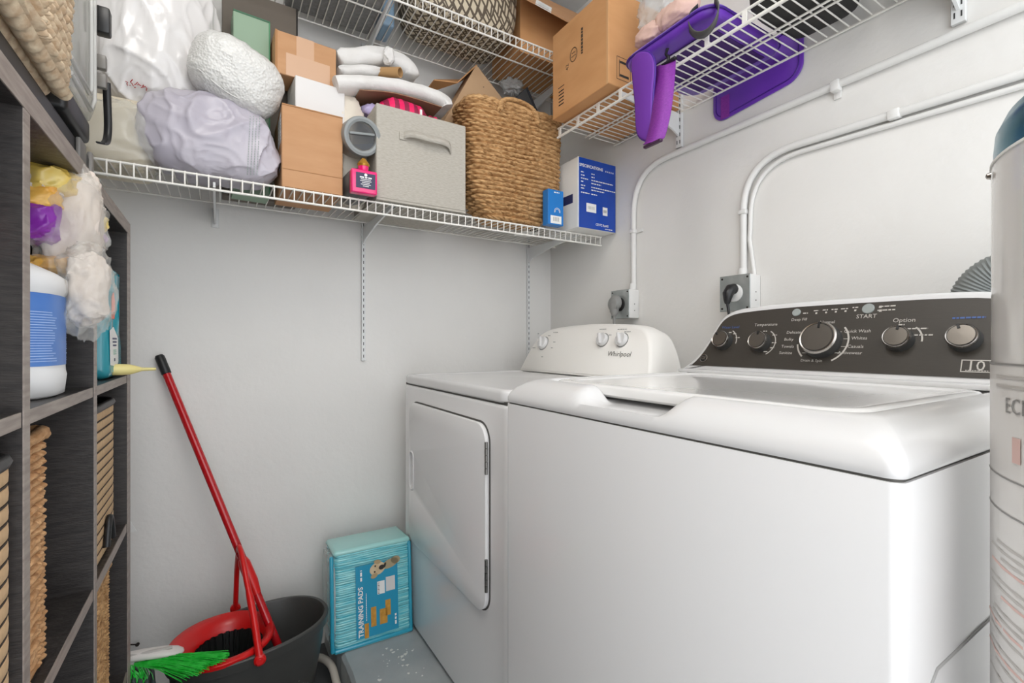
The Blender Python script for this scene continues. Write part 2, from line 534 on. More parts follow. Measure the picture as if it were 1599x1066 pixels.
build('body', MB().loft([[Vector((XR - .063 - d, c1[0] + .004, c1[1] + .006 + z)) + Vector((0, math.cos(a) * r, math.sin(a) * r * 1.1)) for a in [6.283 * k / 20 for k in range(20)]] for d, z, r in ((0, 0, .02), (.006, 0, .026), (.022, -.002, .028), (.032, -.006, .024), (.036, -.008, .015))], True, True), M_grey_pl, t)
build('neck', tb([(XR - .082, c1[0] + .004, c1[1]), (XR - .084, c1[0] + .004, c1[1] - .03), (XR - .084, c1[0] + .005, c1[1] - .046)], [.021, .017, .009], 12), M_grey_pl, t)
build('cord', tb([(XR - .084, c1[0] + .005, c1[1] - .04), (XR - .08, c1[0] + .004, H + .03), (XR - .06, c1[0], H - .2)], .006, 8), M_grey_pl, t, 80)
t = thing('power_plug', 'black plug with a thin black cord in the outlet behind the washer', 'plug', (XR - .08, c2[0], H + .12))
build('body', tb([(XR - .060, c2[0], c2[1] + .012), (XR - .074, c2[0] + .003, c2[1] + .010), (XR - .085, c2[0] + .004, c2[1] - .004), (XR - .088, c2[0] + .004, c2[1] - .024), (XR - .088, c2[0] + .004, c2[1] - .034)], [.017, .017, .016, .011, .007], 12), M_black, t)
build('cord', tb([(XR - .088, c2[0] + .004, c2[1] - .03), (XR - .088, c2[0] - .004, c2[1] - .08), (XR - .07, c2[0] - .004, H - .25)], .0042, 8), M_black, t, 80)

# ------------------------------------------------------------------ dryer
XD, YD0, YD1 = .595, .991, 1.73
zt, zb_, zs = H - .115, ZS + .012, H - .147
t = thing('dryer', 'white front loading clothes dryer in the far corner', 'dryer', (XD, YD0, ZS))
build('cabinet', MB().box(XD, 1.30, YD0, YD1, zb_, zs - .003, .012, 4), M_enamel2, t)
build('plinth', MB().box(XD + .02, 1.28, YD0 + .02, YD1 - .02, ZS, zb_ + .02), M_black, t, 0)
build('seam', MB().box(XD + .004, 1.29, YD0 + .004, YD1 - .004, zs - .006, zs + .002), M_seam, t, 0)
def tray(x0, x1, y0, y1, z0, z1, r, nc=6):
    m = MB()
    ls = [rrect(x0 + i, x1 - i, y0 + i, y1 - i, max(r - i * .5, .004), z, nc) for i, z in ((.003, z0), (0, z0 + .004), (0, z1 - .010), (.003, z1 - .004), (.010, z1), (.022, z1), (.028, z1 - .004), (.034, z1 - .005))]
    return m.loft(ls, True, True)
build('top_panel', tray(XD - .002, 1.30, YD0 - .002, YD1 + .002, zs, zt, .03), M_enamel, t)
def door_outline(y0, y1, z0, z1, r, n=8):
    return [(p.x, p.y) for p in rrect(y0, y1, z0, z1, r, 0, n)]
dz0, dz1 = H - .703, H - .209
build('door_gap', MB().plate(door_outline(1.067, 1.652, dz0 - .004, dz1 + .004, .054), None, 0, .002, lambda p, q, s: Vector((XD - s, p, q))), M_seam, t)
slot = [(p.x, p.y) for p in rrect(1.598, 1.636, H - .517, H - .384, .018, 0, 6)]
door = build('door', MB().plate(door_outline(1.071, 1.648, dz0, dz1, .05), slot, 0.0005, .014, lambda p, q, s: Vector((XD - s, p, q)), .004), M_enamel2, t, 40)
build('handle_recess', MB().plate(slot, None, .001, .003, lambda p, q, s: Vector((XD - s, p, q))), mat('recess_white', 'c9c8c6', .4), door)
mb = MB()
ring = [Vector((XD - .014, p, q)) for p, q in slot]
build('handle_rim', MB().tube(ring, .0035, 8, True), M_enamel, door, 80)
for v0, v1 in ((692, 744), (878, 930)):
    a, b = pt(763, v0, x=XD - .014), pt(763, v1, x=XD - .014)
    mb = MB()
    n = 5
    for k in range(n):
        za, zb2 = a.z + (b.z - a.z) * k / n, a.z + (b.z - a.z) * (k + .92) / n
        mb.tube([(XD - .012, 1.0685, za), (XD - .012, 1.0685, zb2)], .0042, 8)
    build('hinge', mb, mat('hinge_steel', '6e6c68', .3, metal=1), t)

def inset2(poly, d):
    n = len(poly); out = []
    a = sum(poly[i - 1][0] * poly[i][1] - poly[i][0] * poly[i - 1][1] for i in range(n))
    sg = 1 if a > 0 else -1
    for i in range(n):
        e1 = (Vector(poly[i]) - Vector(poly[i - 1])).normalized()
        e2 = (Vector(poly[(i + 1) % n]) - Vector(poly[i])).normalized()
        n1, n2 = Vector((-e1.y, e1.x)), Vector((-e2.y, e2.x))
        nn = n1 + n2
        k = max(nn.length_squared / 2, .25)
        out.append(tuple(Vector(poly[i]) + nn * (d * sg / k)))
    return out
def smooth_poly(pts, n=4):
    """Catmull-Rom through an open list of 2-D points"""
    out = []
    for i in range(len(pts) - 1):
        p0, p1, p2, p3 = [Vector(pts[max(0, min(len(pts) - 1, j))]) for j in (i - 1, i, i + 1, i + 2)]
        for k in range(n):
            s = k / n
            out.append(tuple(.5 * ((2 * p1) + (p2 - p0) * s + (2 * p0 - 5 * p1 + 4 * p2 - p3) * s * s + (3 * p1 - p0 - 3 * p2 + p3) * s ** 3)))
    out.append(tuple(pts[-1]))
    return out

# dryer console (profile in y, height above its foot)
zb0 = zt - .003
half = [(1.724, 0), (1.712, .045), (1.697, .09), (1.672, .138), (1.640, .165), (1.59, .178), (1.50, .186), (1.3605, .190)]
full = half + [(2 * 1.3605 - y, z) for y, z in reversed(half[:-1])]
prof = smooth_poly(full, 3)
def dcx(z): return 1.10 + .42 * (z - zb0)
def ring(poly, fx): return [Vector((fx(zb0 + z), y, zb0 + max(z, 0))) for y, z in poly]
def rear(poly): return [Vector((1.285 + .02 * z, y + (1.3605 - y) * .06, zb0 + max(0, z) * .93)) for y, z in poly]
mb = MB().loft([rear(prof), ring(prof, lambda z: dcx(z) + .06), ring(prof, lambda z: dcx(z) + .012), ring(inset2(prof, .004), lambda z: dcx(z) + .003), ring(inset2(prof, .010), dcx)], True, True)
con = build('console', mb, M_bisque, t, 50)
un = Vector((.42, 0, 1)).normalized()       # up along the sloping face
rt = Vector((0, -1, 0))
nrm = rt.cross(un)
def on_dface(u, v):
    d = ray(u, v)
    # plane x = 1.10 + .42 (z - zb0)
    k = (1.10 + .42 * (H - zb0)) / (d.x - .42 * d.z)
    return Vector((d.x * k, d.y * k, H + d.z * k))
def face_frame(c, n, up):
    r = Vector(up).cross(Vector(n)).normalized()
    M = Matrix((r, Vector(up).normalized(), Vector(n).normalized())).transposed().to_4x4()
    return Matrix.Translation(c) @ M
for (u, v, r) in ((849, 536, .027), (942, 531, .0235), (972, 531, .0235)):
    c = on_dface(u, v)
    Mx = face_frame(c, nrm, un)
    k = build('knob', MB().lathe([(r, 0), (r, .010), (r * .96, .014), (r * .9, .0155)], 32, Mx), M_enamel, con)
    build('grip', MB().box(-r * .22, r * .22, -r * .93, r * .93, .012, .026, .004, 3, Mx @ Matrix.Rotation(.5, 4, 'Z')), M_enamel, k)
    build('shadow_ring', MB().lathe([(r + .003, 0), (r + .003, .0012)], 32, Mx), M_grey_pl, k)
mb = MB()
text_mb(mb, 'Whirlpool', on_dface(967, 553), rt, un, .026, .001)
build('lettering', mb, mat('logo_grey', '6a6660', .3, metal=.6), con, 0)
mb = MB()
for u, v, w_ in ((942, 514, .036), (972, 514, .044), (941, 520, .012), (953, 523, .012), (980, 518, .028), (868, 519, .03), (858, 524, .016), (841, 521, .012), (866, 534, .014), (834, 543, .022), (847, 557, .012), (862, 543, .014)):
    bars(mb, on_dface(u, v), rt, un, w_, .0028, .001)
build('dial_lettering', mb, M_grey_pl, con, 0)

# ------------------------------------------------------------------ washer
XW, YW0, YW1, XW2 = .550, .187, .916, 1.25
wzs, wzt = H - .131, H - .0785
t = thing('washer', 'white top loading washer with a dark control panel', 'washer', (XW, YW0, ZS))
build('cabinet', MB().loft([rrect(XW, XW2, YW0, YW1, .012, z, 8) for z in (ZS + .02, wzs - .003)], True, True), M_enamel2, t)
for (x, y) in ((XW + .06, YW0 + .06), (XW + .06, YW1 - .06), (XW2 - .06, YW0 + .06), (XW2 - .06, YW1 - .06)):
    build('foot', MB().lathe([(.022, 0), (.022, .008), (.012, .01), (.012, .024)], 16, at_frame((x, y, ZS))), M_black, t)
build('seam', MB().loft([rrect(XW + .003, XW2 - .003, YW0 + .003, YW1 - .003, .011, z, 8) for z in (wzs - .005, wzs + .003)], True, True), M_seam, t)
rings = [(0.001, 0), (-.001, .004), (-.001, .012), (.003, .022), (.012, .034), (.026, .044), (.040, .050), (.052, .0525), (.058, .052), (.063, .049), (.066, .044), (.068, .026), (.12, .024)]
loops = []
for d, h in rings:
    l = rrect(XW + d, XW2 - d * .4, YW0 + d, YW1 - d, max(.016 + d * .35, .01), wzs + h, 10, 60)
    out = []
    for p in l:
        w = 0
        if p.x < XW + .16:
            a = abs(p.y - .572) / .115
            w = max(0, min(1, (1 - a) / .38)); w = w * w * (3 - 2 * w)
        zz = p.z
        if w and .008 < d < .1:
            lowz = wzs + (.016 + .004 * min(1, d / .03))
            zz = p.z * (1 - w) + min(p.z, lowz) * w
        out.append(Vector((p.x, p.y, zz)))
    loops.append(out)
build('top_bezel', MB().loft(loops, False, True), M_enamel, t, 60)
lz = wzs + .050
lid = MB().loft([rrect(XW + .068 + i, 1.115 - i, YW0 + .068 + i, YW1 - .068 - i, .05, z, 10, 2) for i, z in ((.006, lz - .020), (0, lz - .015), (0, lz - .003), (.004, lz + .001), (.012, lz + .0025), (.022, lz + .002), (.027, lz - .001), (.036, lz - .002))], True, True)
build('lid', lid, mat('lid_enamel', 'eeedeb', .12, coat=.5), t, 50)
build('rear_deck', MB().box(1.115, XW2 - .03, YW0 + .05, YW1 - .05, wzs + .02, lz - .001, .003), M_enamel, t)
# console
cz0 = H - .074
hw = [(.915, -.004), (.893, .010), (.868, .032), (.848, .062), (.833, .098), (.822, .128), (.806, .150), (.778, .164), (.73, .170), (.64, .174), (.5515, .175)]
fullw = hw[:-1] + [(.5515, .175), (.45, .1745), (.34, .173), (.272, .168), (.240, .155), (.226, .128), (.217, .098), (.210, .062), (.203, .032), (.196, .010), (.188, -.004)]
pw = smooth_poly(fullw, 3)
SL = .40
def wcx(z): return 1.128 + SL * (z - cz0)
def ringw(poly, fx): return [Vector((fx(cz0 + z), y, cz0 + z)) for y, z in poly]
mb = MB().loft([[Vector((1.262, y, cz0 + z * .96)) for y, z in pw], ringw(pw, lambda z: wcx(z) + .05), ringw(pw, lambda z: wcx(z) + .010), ringw(inset2(pw, .003), lambda z: wcx(z) + .003), ringw(inset2(pw, .008), wcx)], True, True)
con = build('console', mb, M_enamel, t, 50)
pin = inset2(pw, .0125)
pin = [(y, max(z, .013)) for y, z in pin if z > .004]
pan = build('control_panel', MB().loft([ringw(pin, lambda z: wcx(z) + .001), ringw(pin, lambda z: wcx(z) - .002)], False, True), M_panel, con, 30)
build('foot_strip', MB().box(1.095, 1.135, YW0 + .045, YW1 - .03, cz0 - .006, cz0 + .004, .003), M_enamel, con)
unw = Vector((SL, 0, 1)).normalized()
nw = rt.cross(unw)
def on_wface(u, v, off=-.002):
    d = ray(u, v)
    k = (1.128 + off + SL * (H - cz0)) / (d.x - SL * d.z)
    return Vector((d.x * k, d.y * k, H + d.z * k))
for i, (u, v, r, ang) in enumerate(((1131, 533, .0245, .7), (1189, 535, .0245, 0), (1284, 533, .040, 0), (1405, 531, .0245, -.1), (1507, 530, .0245, .3))):
    c = on_wface(u, v)
    Mx = face_frame(c, nw, unw)
    hgt = .026 if r > .03 else .022
    k = build('knob', MB().lathe([(r * 1.02, 0), (r, .004), (r * .97, hgt - .004), (r * .93, hgt)], 40, Mx), M_knob, con)
    build('rim', MB().lathe([(r * .97, hgt - .005), (r * .97, hgt - .002), (r * .9, hgt + .0015), (r * .84, hgt + .0008), (r * .82, hgt - .001)], 40, Mx, False, False), M_chrome, k)
    build('cap', MB().lathe([(r * .80, hgt - .001), (r * .79, hgt + .0015), (0.0005, hgt + .0018)], 40, Mx), mat('spun_metal', '78736d', .32, metal=1.0), k)
    build('pointer', MB().box(-.0022, .0022, r * .55, r * .9, hgt + .0012, hgt + .003, M=Mx @ Matrix.Rotation(ang, 4, 'Z')), M_black, k, 0)
for (u, v, r) in ((1244, 488, .0095), (1356, 482, .0115)):
    Mx = face_frame(on_wface(u, v), nw, unw)
    build('button', MB().lathe([(r, 0), (r, .002), (r * .9, .003)], 24, Mx), mat('button_grey', '9aa09d', .35), con)
mb, mb2 = MB(), MB()
for u, v, s, sz in ((1196, 507, 'Temperature', .011), (1248, 499, 'Deep Fill', .010), (1353, 494, 'START', .013), (1412, 500, 'Option', .013), (1292, 503, 'Normal', .010), (1339, 517, 'Quick Wash', .010), (1342, 528, 'Whites', .010), (1336, 541, 'Casuals', .010), (1327, 551, 'Activewear', .010), (1241, 519, 'Delicates', .010), (1232, 530, 'Bulky', .010), (1230, 541, 'Towels', .010), (1227, 551, 'Sanitize', .010), (1267, 563, 'Drain & Spin', .009)):
    text_mb(mb, s, on_wface(u, v), rt, unw, sz, .0008)
for u, v, w_ in ((1432, 513, 0.034), (1441, 523, 0.031), (1408, 507, 0.010), (1386, 478, 0.028), (1384, 484, 0.031), (1141, 519, 0.010), (1148, 521, 0.010), (1152, 527, 0.011), (1195, 517, 0.010), (1210, 523, 0.011), (1209, 535, 0.011), (1206, 543, 0.010), (1196, 549, 0.011), (1258, 489, 0.011), (1275, 485, 0.011), (1289, 484, 0.011), (1304, 483, 0.014), (1319, 482, 0.014), (1336, 480, 0.011)):
    bars(mb, on_wface(u, v), rt, unw, w_, .0026, .0008)
def arc(mb, u, v, r, a0, a1, w=.0022):
    c = on_wface(u, v)
    vs, n = [], 14
    for k in range(n + 1):
        a = math.radians(a0 + (a1 - a0) * k / n)
        d = rt * math.sin(a) + unw * math.cos(a)
        vs += [c + d * r + nw * .0008, c + d * (r + w) + nw * .0008]
    mb.add(vs, [(2 * k, 2 * k + 1, 2 * k + 3, 2 * k + 2) for k in range(n)])
arc(mb, 1284, 533, .0505, 50, 150, .0035); arc(mb, 1131, 533, .034, 30, 100); arc(mb, 1189, 535, .034, 30, 150); arc(mb, 1405, 531, .034, 40, 95, .003); arc(mb, 1284, 533, .0505, 225, 262, .0035)
for k in range(5): quad(mb, on_wface(1275 + k * 15.2, 489 - k * 1.1), rt, unw, .004, .004, .0008)
for v in (478, 484): quad(mb, on_wface(1375, v + 1), rt, unw, .005, .005, .0008)
for u, v in ((1311, 518), (1321, 529), (1317, 541), (1307, 551), (1257, 530), (1257, 541), (1256, 551)): quad(mb, on_wface(u, v), rt, unw, .009, .0012, .0008)
build('lettering', mb, M_print, pan, 0)
text_mb(mb2, 'Water Level', on_wface(1141, 511), rt, unw, .010, .0008)
bars(mb2, on_wface(1513, 496), rt, unw, .046, .0035, .0008, .0045)
build('blue_lettering', mb2, M_bprint, pan, 0)
# round maker's badge and the year badge
Mx = face_frame(on_wface(1099, 559), nw, unw)
bd = build('round_badge', MB().lathe([(.0115, 0), (.0115, .0015), (.010, .002)], 32, Mx), M_chrome, con)
build('badge_face', MB().lathe([(.0095, .0018), (.0095, .0022)], 32, Mx), M_black, bd)
mb = MB(); text_mb(mb, 'GE', on_wface(1099, 559), rt, unw, .012, .0026); build('badge_letters', mb, M_chrome, bd, 0)
c = on_wface(1531, 572)
mb = MB()
for (dx, dz, w, h) in ((0, .011, .05, .0016), (0, -.011, .05, .0016), (.025, 0, .0016, .0236), (-.025, 0, .0016, .0236)):
    quad(mb, c + rt * dx + unw * dz, rt, unw, w, h, .001)
text_mb(mb, '10', c + rt * -.006, rt, unw, .026, .001); bars(mb, c + rt * -.004 + unw * -.0085, rt, unw, .03, .0015, .001)
build('year_badge', mb, M_print, pan, 0)
# pressed outline on the near side of the cabinet
mb = MB()
side = [Vector((.603, YW0 - .0006, ZS + .1)), Vector((.603, YW0 - .0006, H - .385)), Vector((.612, YW0 - .0006, H - .352)), Vector((.634, YW0 - .0006, H - .338)), Vector((1.1, YW0 - .0006, H - .338))]
build('side_crease', MB().tube(side, .0016, 6), mat('crease_grey', 'a9a8a6', .4), t, 80)

# ------------------------------------------------------------------ corrugated hose behind the washer
pts, rs = [], []
base = [Vector((1.325, .345, H - .16)), Vector((1.325, .345, H + .04)), Vector((1.325, .335, H + .105)), Vector((1.325, .300, H + .145)), Vector((1.325, .24, H + .155)), Vector((1.325, .12, H + .15))]
sm = []
for i in range(len(base) - 1):
    p0, p1, p2, p3 = [base[max(0, min(len(base) - 1, j))] for j in (i - 1, i, i + 1, i + 2)]
    for k in range(16):
        s = k / 16
        sm.append(.5 * ((2 * p1) + (p2 - p0) * s + (2 * p0 - 5 * p1 + 4 * p2 - p3) * s * s + (3 * p1 - p0 - 3 * p2 + p3) * s ** 3))
tag(build('drain_hose', MB().tube(sm, [.030 + .0025 * (k % 2) for k in range(len(sm))], 16), mat('hose_grey', '7f8381', .5), None, 60, (1.325, .345, H - .16)), 'grey corrugated hose bending up behind the washer console', 'hose')

# ------------------------------------------------------------------ water heater
WC, WR = (.752, -.032), .200
t = thing('water_heater', 'tall white water heater with a teal top ring beside the washer', 'water heater', (WC[0], WC[1], 0))
Mh = at_frame((WC[0], WC[1], 0))
zr = H + .188
build('jacket', MB().lathe([(WR - .004, .03), (WR, .035), (WR, zr)], 96, Mh), mat('heater_enamel', 'dedcd9', .16, coat=.4), t, 40)
build('base_ring', MB().lathe([(WR - .01, 0), (WR - .01, .034)], 64, Mh), M_black, t)
build('top_ring', MB().lathe([(WR - .002, zr - .001), (WR - .0015, zr + .012), (WR - .003, zr + .030), (WR - .010, zr + .046), (WR - .03, zr + .052)], 96, Mh), mat('teal_steel', '3f7d8f', .22, metal=.75), t, 60)
build('ring_joint', MB().lathe([(WR + .0012, zr - .003), (WR + .0012, zr - .0005)], 96, Mh), M_wpaper, t)
def on_tank(ang, z, r=WR + .0008): return Vector((WC[0] + r * math.cos(ang), WC[1] + r * math.sin(ang), z))
def tank_strip(mb, a0, a1, z0, z1, r=WR + .0008, n=14):
    mb.grid(lambda i, j: on_tank(a0 + (a1 - a0) * i, z0 + (z1 - z0) * j, r), n, 2)
build('rivet', MB().lathe([(.004, 0), (.003, .003), (.001, .004)], 12, at_frame(on_tank(math.radians(108), zr - .012), math.radians(108), math.pi / 2)), M_chrome, t)
a0, a1 = math.radians(172), math.radians(104)
mb = MB(); tank_strip(mb, a0, a1, H - .52, H - .022)
lab = build('label_sheet', mb, mat('label_paper', 'dcd9d5', .35, coat=.3), t, 60)
mk, mr, mg = MB(), MB(), MB()
R2 = WR + .0014
for z in (H - .021, H - .131, H - .165): tank_strip(mk, a0, a1, z, z + .0018, R2)
for k in range(42):
    z = H - .19 - k * .0075
    if k % 9 in (0, 5): continue
    tank_strip(mg if k % 4 else mr, a0 - rnd.uniform(.0, .12) * (k % 3), a1 + rnd.uniform(.02, .3), z, z + .0028, R2, 8)
for (zz, dz) in ((H - .034, .003), (H - .043, .003)): tank_strip(mg, math.radians(138), math.radians(116), zz, zz + dz, R2)
tank_strip(mr, math.radians(129), math.radians(125.5), H - .112, H - .088, R2)
def tank_text(mb, s, amid, z, size):
    cu = MB(); text_mb(cu, s, (0, 0, 0), X, Y, size, 0)
    mb.add([on_tank(amid + p.x / WR, z + p.y, R2) for p in cu.v], cu.f)
tank_text(mk, 'ECE', math.radians(127), H - .060, .021)
ring_ = MB().tube([on_tank(math.radians(134) + .045 * math.cos(a), H - .148 + .014 * math.sin(a), R2) for a in [6.283 * k / 20 for k in range(20)]], .0008, 4, True)
mg.add(ring_.v, ring_.f)
build('black_print', mk, mat('label_black', '8b8986', .5), lab, 0)
build('grey_print', mg, mat('label_grey', 'bbb7b2', .5), lab, 0)
build('red_print', mr, mat('label_red', 'd9b7ae', .5), lab, 0)
# ------------------------------------------------------------------ woven surfaces
def superloop(hx, hy, e, s):
    a = 2 * math.pi * s
    c, d = math.cos(a), math.sin(a)
    return Vector((math.copysign(abs(c) ** e, c) * hx, math.copysign(abs(d) ** e, d) * hy, 0))
def woven(mb, c, size, z0, z1, rows, pitch, amp, e=.35, jitter=.25, seed=1, M=None, skew=.5, nper=5, nrow=6, bottom=True, rough=.0):
    """size(t) -> (half x, half y) at relative height t; rows of twisted strands stand proud of the surface"""
    tab = []
    N = 720
    hx, hy = size(.5)
    acc, last = [0], superloop(hx, hy, e, 0)
    for i in range(1, N + 1):
        p = superloop(hx, hy, e, i / N); acc.append(acc[-1] + (p - last).length); last = p
    L = acc[-1]
    k = max(8, round(L / pitch))
    def s_of(l):
        lo = l * L
        import bisect
        i = min(N - 1, max(0, bisect.bisect_right(acc, lo) - 1))
        f = (lo - acc[i]) / max(acc[i + 1] - acc[i], 1e-9)
        return (i + f) / N
    nu, nv = k * nper, rows * nrow + 1
    ss = [s_of(i / nu) for i in range(nu)]
    def fn(u, v):
        i = int(round(u * nu)) % nu
        t = v
        hx, hy = size(t)
        p = superloop(hx, hy, e, ss[i])
        n = p.normalized()
        row = v * rows
        ri = min(int(row), rows - 1); fr = row - ri
        ph = (u * k + .5 * (ri % 2) + skew * (fr - .5) + jitter * noise.noise(Vector((u * k * .4, ri * 1.7, seed)))) % 1
        d = math.sin(math.pi * min(max(fr, 0), 1)) ** .6 * (.35 + .65 * abs(math.sin(math.pi * ph)) ** .7) + .25 * noise.noise(Vector((u * k * 1.3, row * 1.3, seed + 9)))
        q = p + n * amp * (d - .5) + Vector((0, 0, z0 + (z1 - z0) * v + rough * noise.noise(Vector((u * 9, ri * .3, seed)))))
        q = Vector(c) + q
        return M @ q if M else q
    mb.grid(fn, nu, nv, wrap=True)
    if bottom:
        hx, hy = size(0)
        l = [Vector(c) + superloop(hx, hy, e, i / 48) + Vector((0, 0, z0)) for i in range(48)]
        if M: l = [M @ p for p in l]
        mb.add(l, [tuple(range(48))])
    return mb
M_knit = mat('cream_rope', 'd0b392', .85, c2='e6d2b4', scale=70, bump=.4, bscale=160, bdist=.003)
M_sea = mat('seagrass', '8f663a', .8, c2='d6ac78', scale=55, stretch=(1, 1, 3), bump=.5, bscale=150, bdist=.003, lo=.3, hi=.7)
M_sea2 = mat('water_hyacinth', 'a8794c', .8, c2='d0a578', scale=60, stretch=(1, 1, 3), bump=.5, bscale=150, bdist=.003, lo=.3, hi=.7)
M_cord = mat('cotton_cord', 'cfae86', .85, c2='c4a37c', scale=60, bump=.15, bscale=200, bdist=.002)
M_dcord = mat('dark_cord', '3b3128', .8)

# ------------------------------------------------------------------ cube shelving unit on the left
XU, XUB = -.179, -.575
PY = [(1.395, 1.435), (1.053, 1.073), (.712, .732), (.371, .391), (.030, .070)]
ZSH = [(-.091, -.074), (-.435, -.415), (-.776, -.756)]
t = thing('cube_shelving_unit', 'dark woodgrain cube shelving unit along the left wall', 'shelving', (XU, PY[0][1], 0))
def wood(name, x0, x1, y0, y1, z0, z1):
    o = build(name, MB().box(x0, x1 - .0012, y0, y1, z0, z1), M_wood, t, 0)
    build('lit_front_edge', MB().box(x1 - .0012, x1, y0 + .0004, y1 - .0004, z0 + .0004, z1 - .0004), M_lit_edge, o, 0)  # thin front strip whose paler colour carries the reflected light
    return o
ZT0, ZT1, ZB1 = H + .255, H + .283, H - 1.093
for i, (y0, y1) in enumerate(PY): wood('side_panel' if i in (0, 4) else 'divider', XUB, XU, y0, y1, 0 if i in (0, 4) else ZB1, ZT0)
wood('top_board', XUB, XU, PY[-1][0], PY[0][1], ZT0, ZT1)
wood('bottom_board', XUB, XU - .001, PY[-1][1], PY[0][0], ZB1 - .03, ZB1)
for a, b in zip(PY[1:], PY[:-1]):
    for z0, z1 in ZSH: wood('shelf', XUB, XU - .002, a[1], b[0], H + z0, H + z1)
S1, S2, S3 = H - .074, H - .415, H - .756

# rope-coil bins: beige cord coils with a dark cord between each
def coil_bin(label, y0, y1, zf, h, rows, xf=XU - .012):
    t = thing('coil_bin', label, 'storage bin', ((xf + XUB) / 2, (y0 + y1) / 2, zf), 'striped coil bins in the cube unit')
    xc, yc, hx, hy = (xf - .52) / 2, (y0 + y1) / 2, (xf + .52) / 2, (y1 - y0) / 2
    dz = h / rows
    lp = [superloop(hx, hy, .14 if y1 < 1 else .3, k / 64) for k in range(64)]
    def band(z):
        prof = [(.0022, 0), (.0004, dz * .08), (0, dz * .45), (.0004, dz * .80), (.0022, dz * .84)]
        return [[Vector((xc, yc, z + q)) + p - p.normalized() * d for p in lp] for d, q in prof]
    def dark(z):
        prof = [(.004, dz * .82), (.0009, dz * .86), (.0009, dz * .98), (.004, dz * 1.02)]
        return [[Vector((xc, yc, z + q)) + p - p.normalized() * d for p in lp] for d, q in prof]
    o = build('coil', MB().loft(band(zf + .003), True), M_cord, t, 60); d = build('dark_stitch', MB().loft(dark(zf + .003)), M_dcord, t, 60)
    for r in range(1, rows):
        clone(o, t, (0, 0, r * dz)); clone(d, t, (0, 0, r * dz))
    rim = [Vector((xc, yc, zf + h + .006)) + p * .975 for p in lp]
    build('rim', MB().tube(rim, .008, 8, True), M_black, t, 80)
    loop = [Vector((xf + .006, yc - .03 + .06 * k / 10, zf + .02 + .05 * math.sin(math.pi * k / 10))) for k in range(11)]
    build('loop_handle', MB().tube(loop, .006, 8), M_black, t, 80)
coil_bin('striped beige coil bin with black rim at the left picture edge', .40, .706, S2, .288, 15, XU - .003)
coil_bin('striped beige coil bin with black rim under the teal jug', 1.085, 1.362, S2, .285, 15)
def sea_bin(label, y0, y1, zf, h, rows, m, sd):
    t = thing('seagrass_bin', label, 'storage basket', ((-.2 - .5) / 2, (y0 + y1) / 2, zf), 'woven bins in the cube unit')
    hx, hy = .155, (y1 - y0) / 2
    mb = woven(MB(), (-.195 - hx, (y0 + y1) / 2, 0), lambda q: (hx, hy), zf + .004, zf + h, rows, .016, .008, .22, .5, sd)
    build('body', mb, m, t, 70)
    mb = MB()
    lp = [Vector((-.195 - hx, (y0 + y1) / 2, zf + h)) + superloop(hx, hy, .22, k / 60) for k in range(60)]
    build('rim', mb.tube([p + Vector((0, 0, .003 * math.sin(k * 1.7))) for k, p in enumerate(lp)], .008, 8, True), m, t, 80)
sea_bin('woven seagrass bin in the middle column below the white jug', .738, .868, S2, .298, 28, M_sea2, 3)
sea_bin('woven seagrass bin below the striped bin in the last column', 1.085, 1.300, S3, .30, 34, M_sea, 5)

# ------------------------------------------------------------------ on top of the unit
zt_ = H + .283
t = thing('storage_case', 'black plastic case under the cream basket on the cube unit', 'case', (-.38, .9, zt_))
build('body', MB().box(-.54, -.236, .45, 1.352, zt_ + .001, H + .405, .012, 3), M_black, t)
build('front_latch', MB().box(-.236, -.228, 1.22, 1.27, H + .34, H + .40, .003), mat('case_grey', '6d6a66', .4), t)
build('corner_trim', MB().box(-.240, -.231, 1.334, 1.354, zt_ + .002, H + .41, .003), mat('case_edge', '8f8b86', .4), t)
t = thing('knit_basket', 'cream chunky rope basket at the top left on the cube unit', 'basket', (-.36, .80, H + .42))
mb = woven(MB(), (-.365, .815, 0), lambda q: (.155 + .012 * q, .272 + .008 * q), H + .423, H + .82, 24, .028, .020, .22, .6, 11, None, .9, 6, 6, bottom=False)
lo = MB().grid(lambda i, j: Vector((-.518 + .306 * i, .545 + .54 * j, H + .424 - .014 * abs(math.sin(math.pi * i * 11)) ** .6 * (.4 + .6 * abs(math.sin(math.pi * (j * 19 + .5 * (int(i * 11) % 2) + .4 * ((i * 11) % 1)))) ** .7))), 89, 153)
build('woven_base', lo, M_knit, t, 80)
build('body', mb, M_knit, t, 80)
lp = [Vector((-.365, .815, H + .825)) + superloop(.165, .28, .22, k / 80) for k in range(80)]
build('rim', MB().tube(lp, .014, 8, True), M_knit, t, 80)
M_clear = film('clear_case_plastic', (.80, .80, .78), .30, .08)
t = thing('organizer_case', 'clear plastic organizer case with black latches behind the cream basket', 'case', (-.33, 1.23, H + .42))
y0, y1, z0, z1 = 1.112, 1.322, H + .452, H + .86
ch = .045
prof = [(y0, z0 + .0), (y1 - ch, z0), (y1, z0 + ch), (y1, z1), (y0, z1)]
build('clear_shell', MB().plate(prof, None, -.45, -.222, lambda p, q, s: Vector((s, p, q)), .008), M_clear, t, 30)
for ins in (.022, .05):
    pr = [(y1 - ins, z1), (y1 - ins, z0 + ch + ins * .4), (y1 - ch - ins * .4, z0 + ins), (y0, z0 + ins)]
    build('rib', MB().tube([Vector((-.2215, p, q)) for p, q in pr], .0045, 8), film('rib_plastic_%d' % int(ins * 1000), (.9, .9, .88), .55, .05), t, 60)
build('back_shell', MB().box(-.44, -.40, y0 + .004, y1 - .004, z0 + .06, z1 - .004, .004), mat('case_dark', '4e4a45', .5), t)
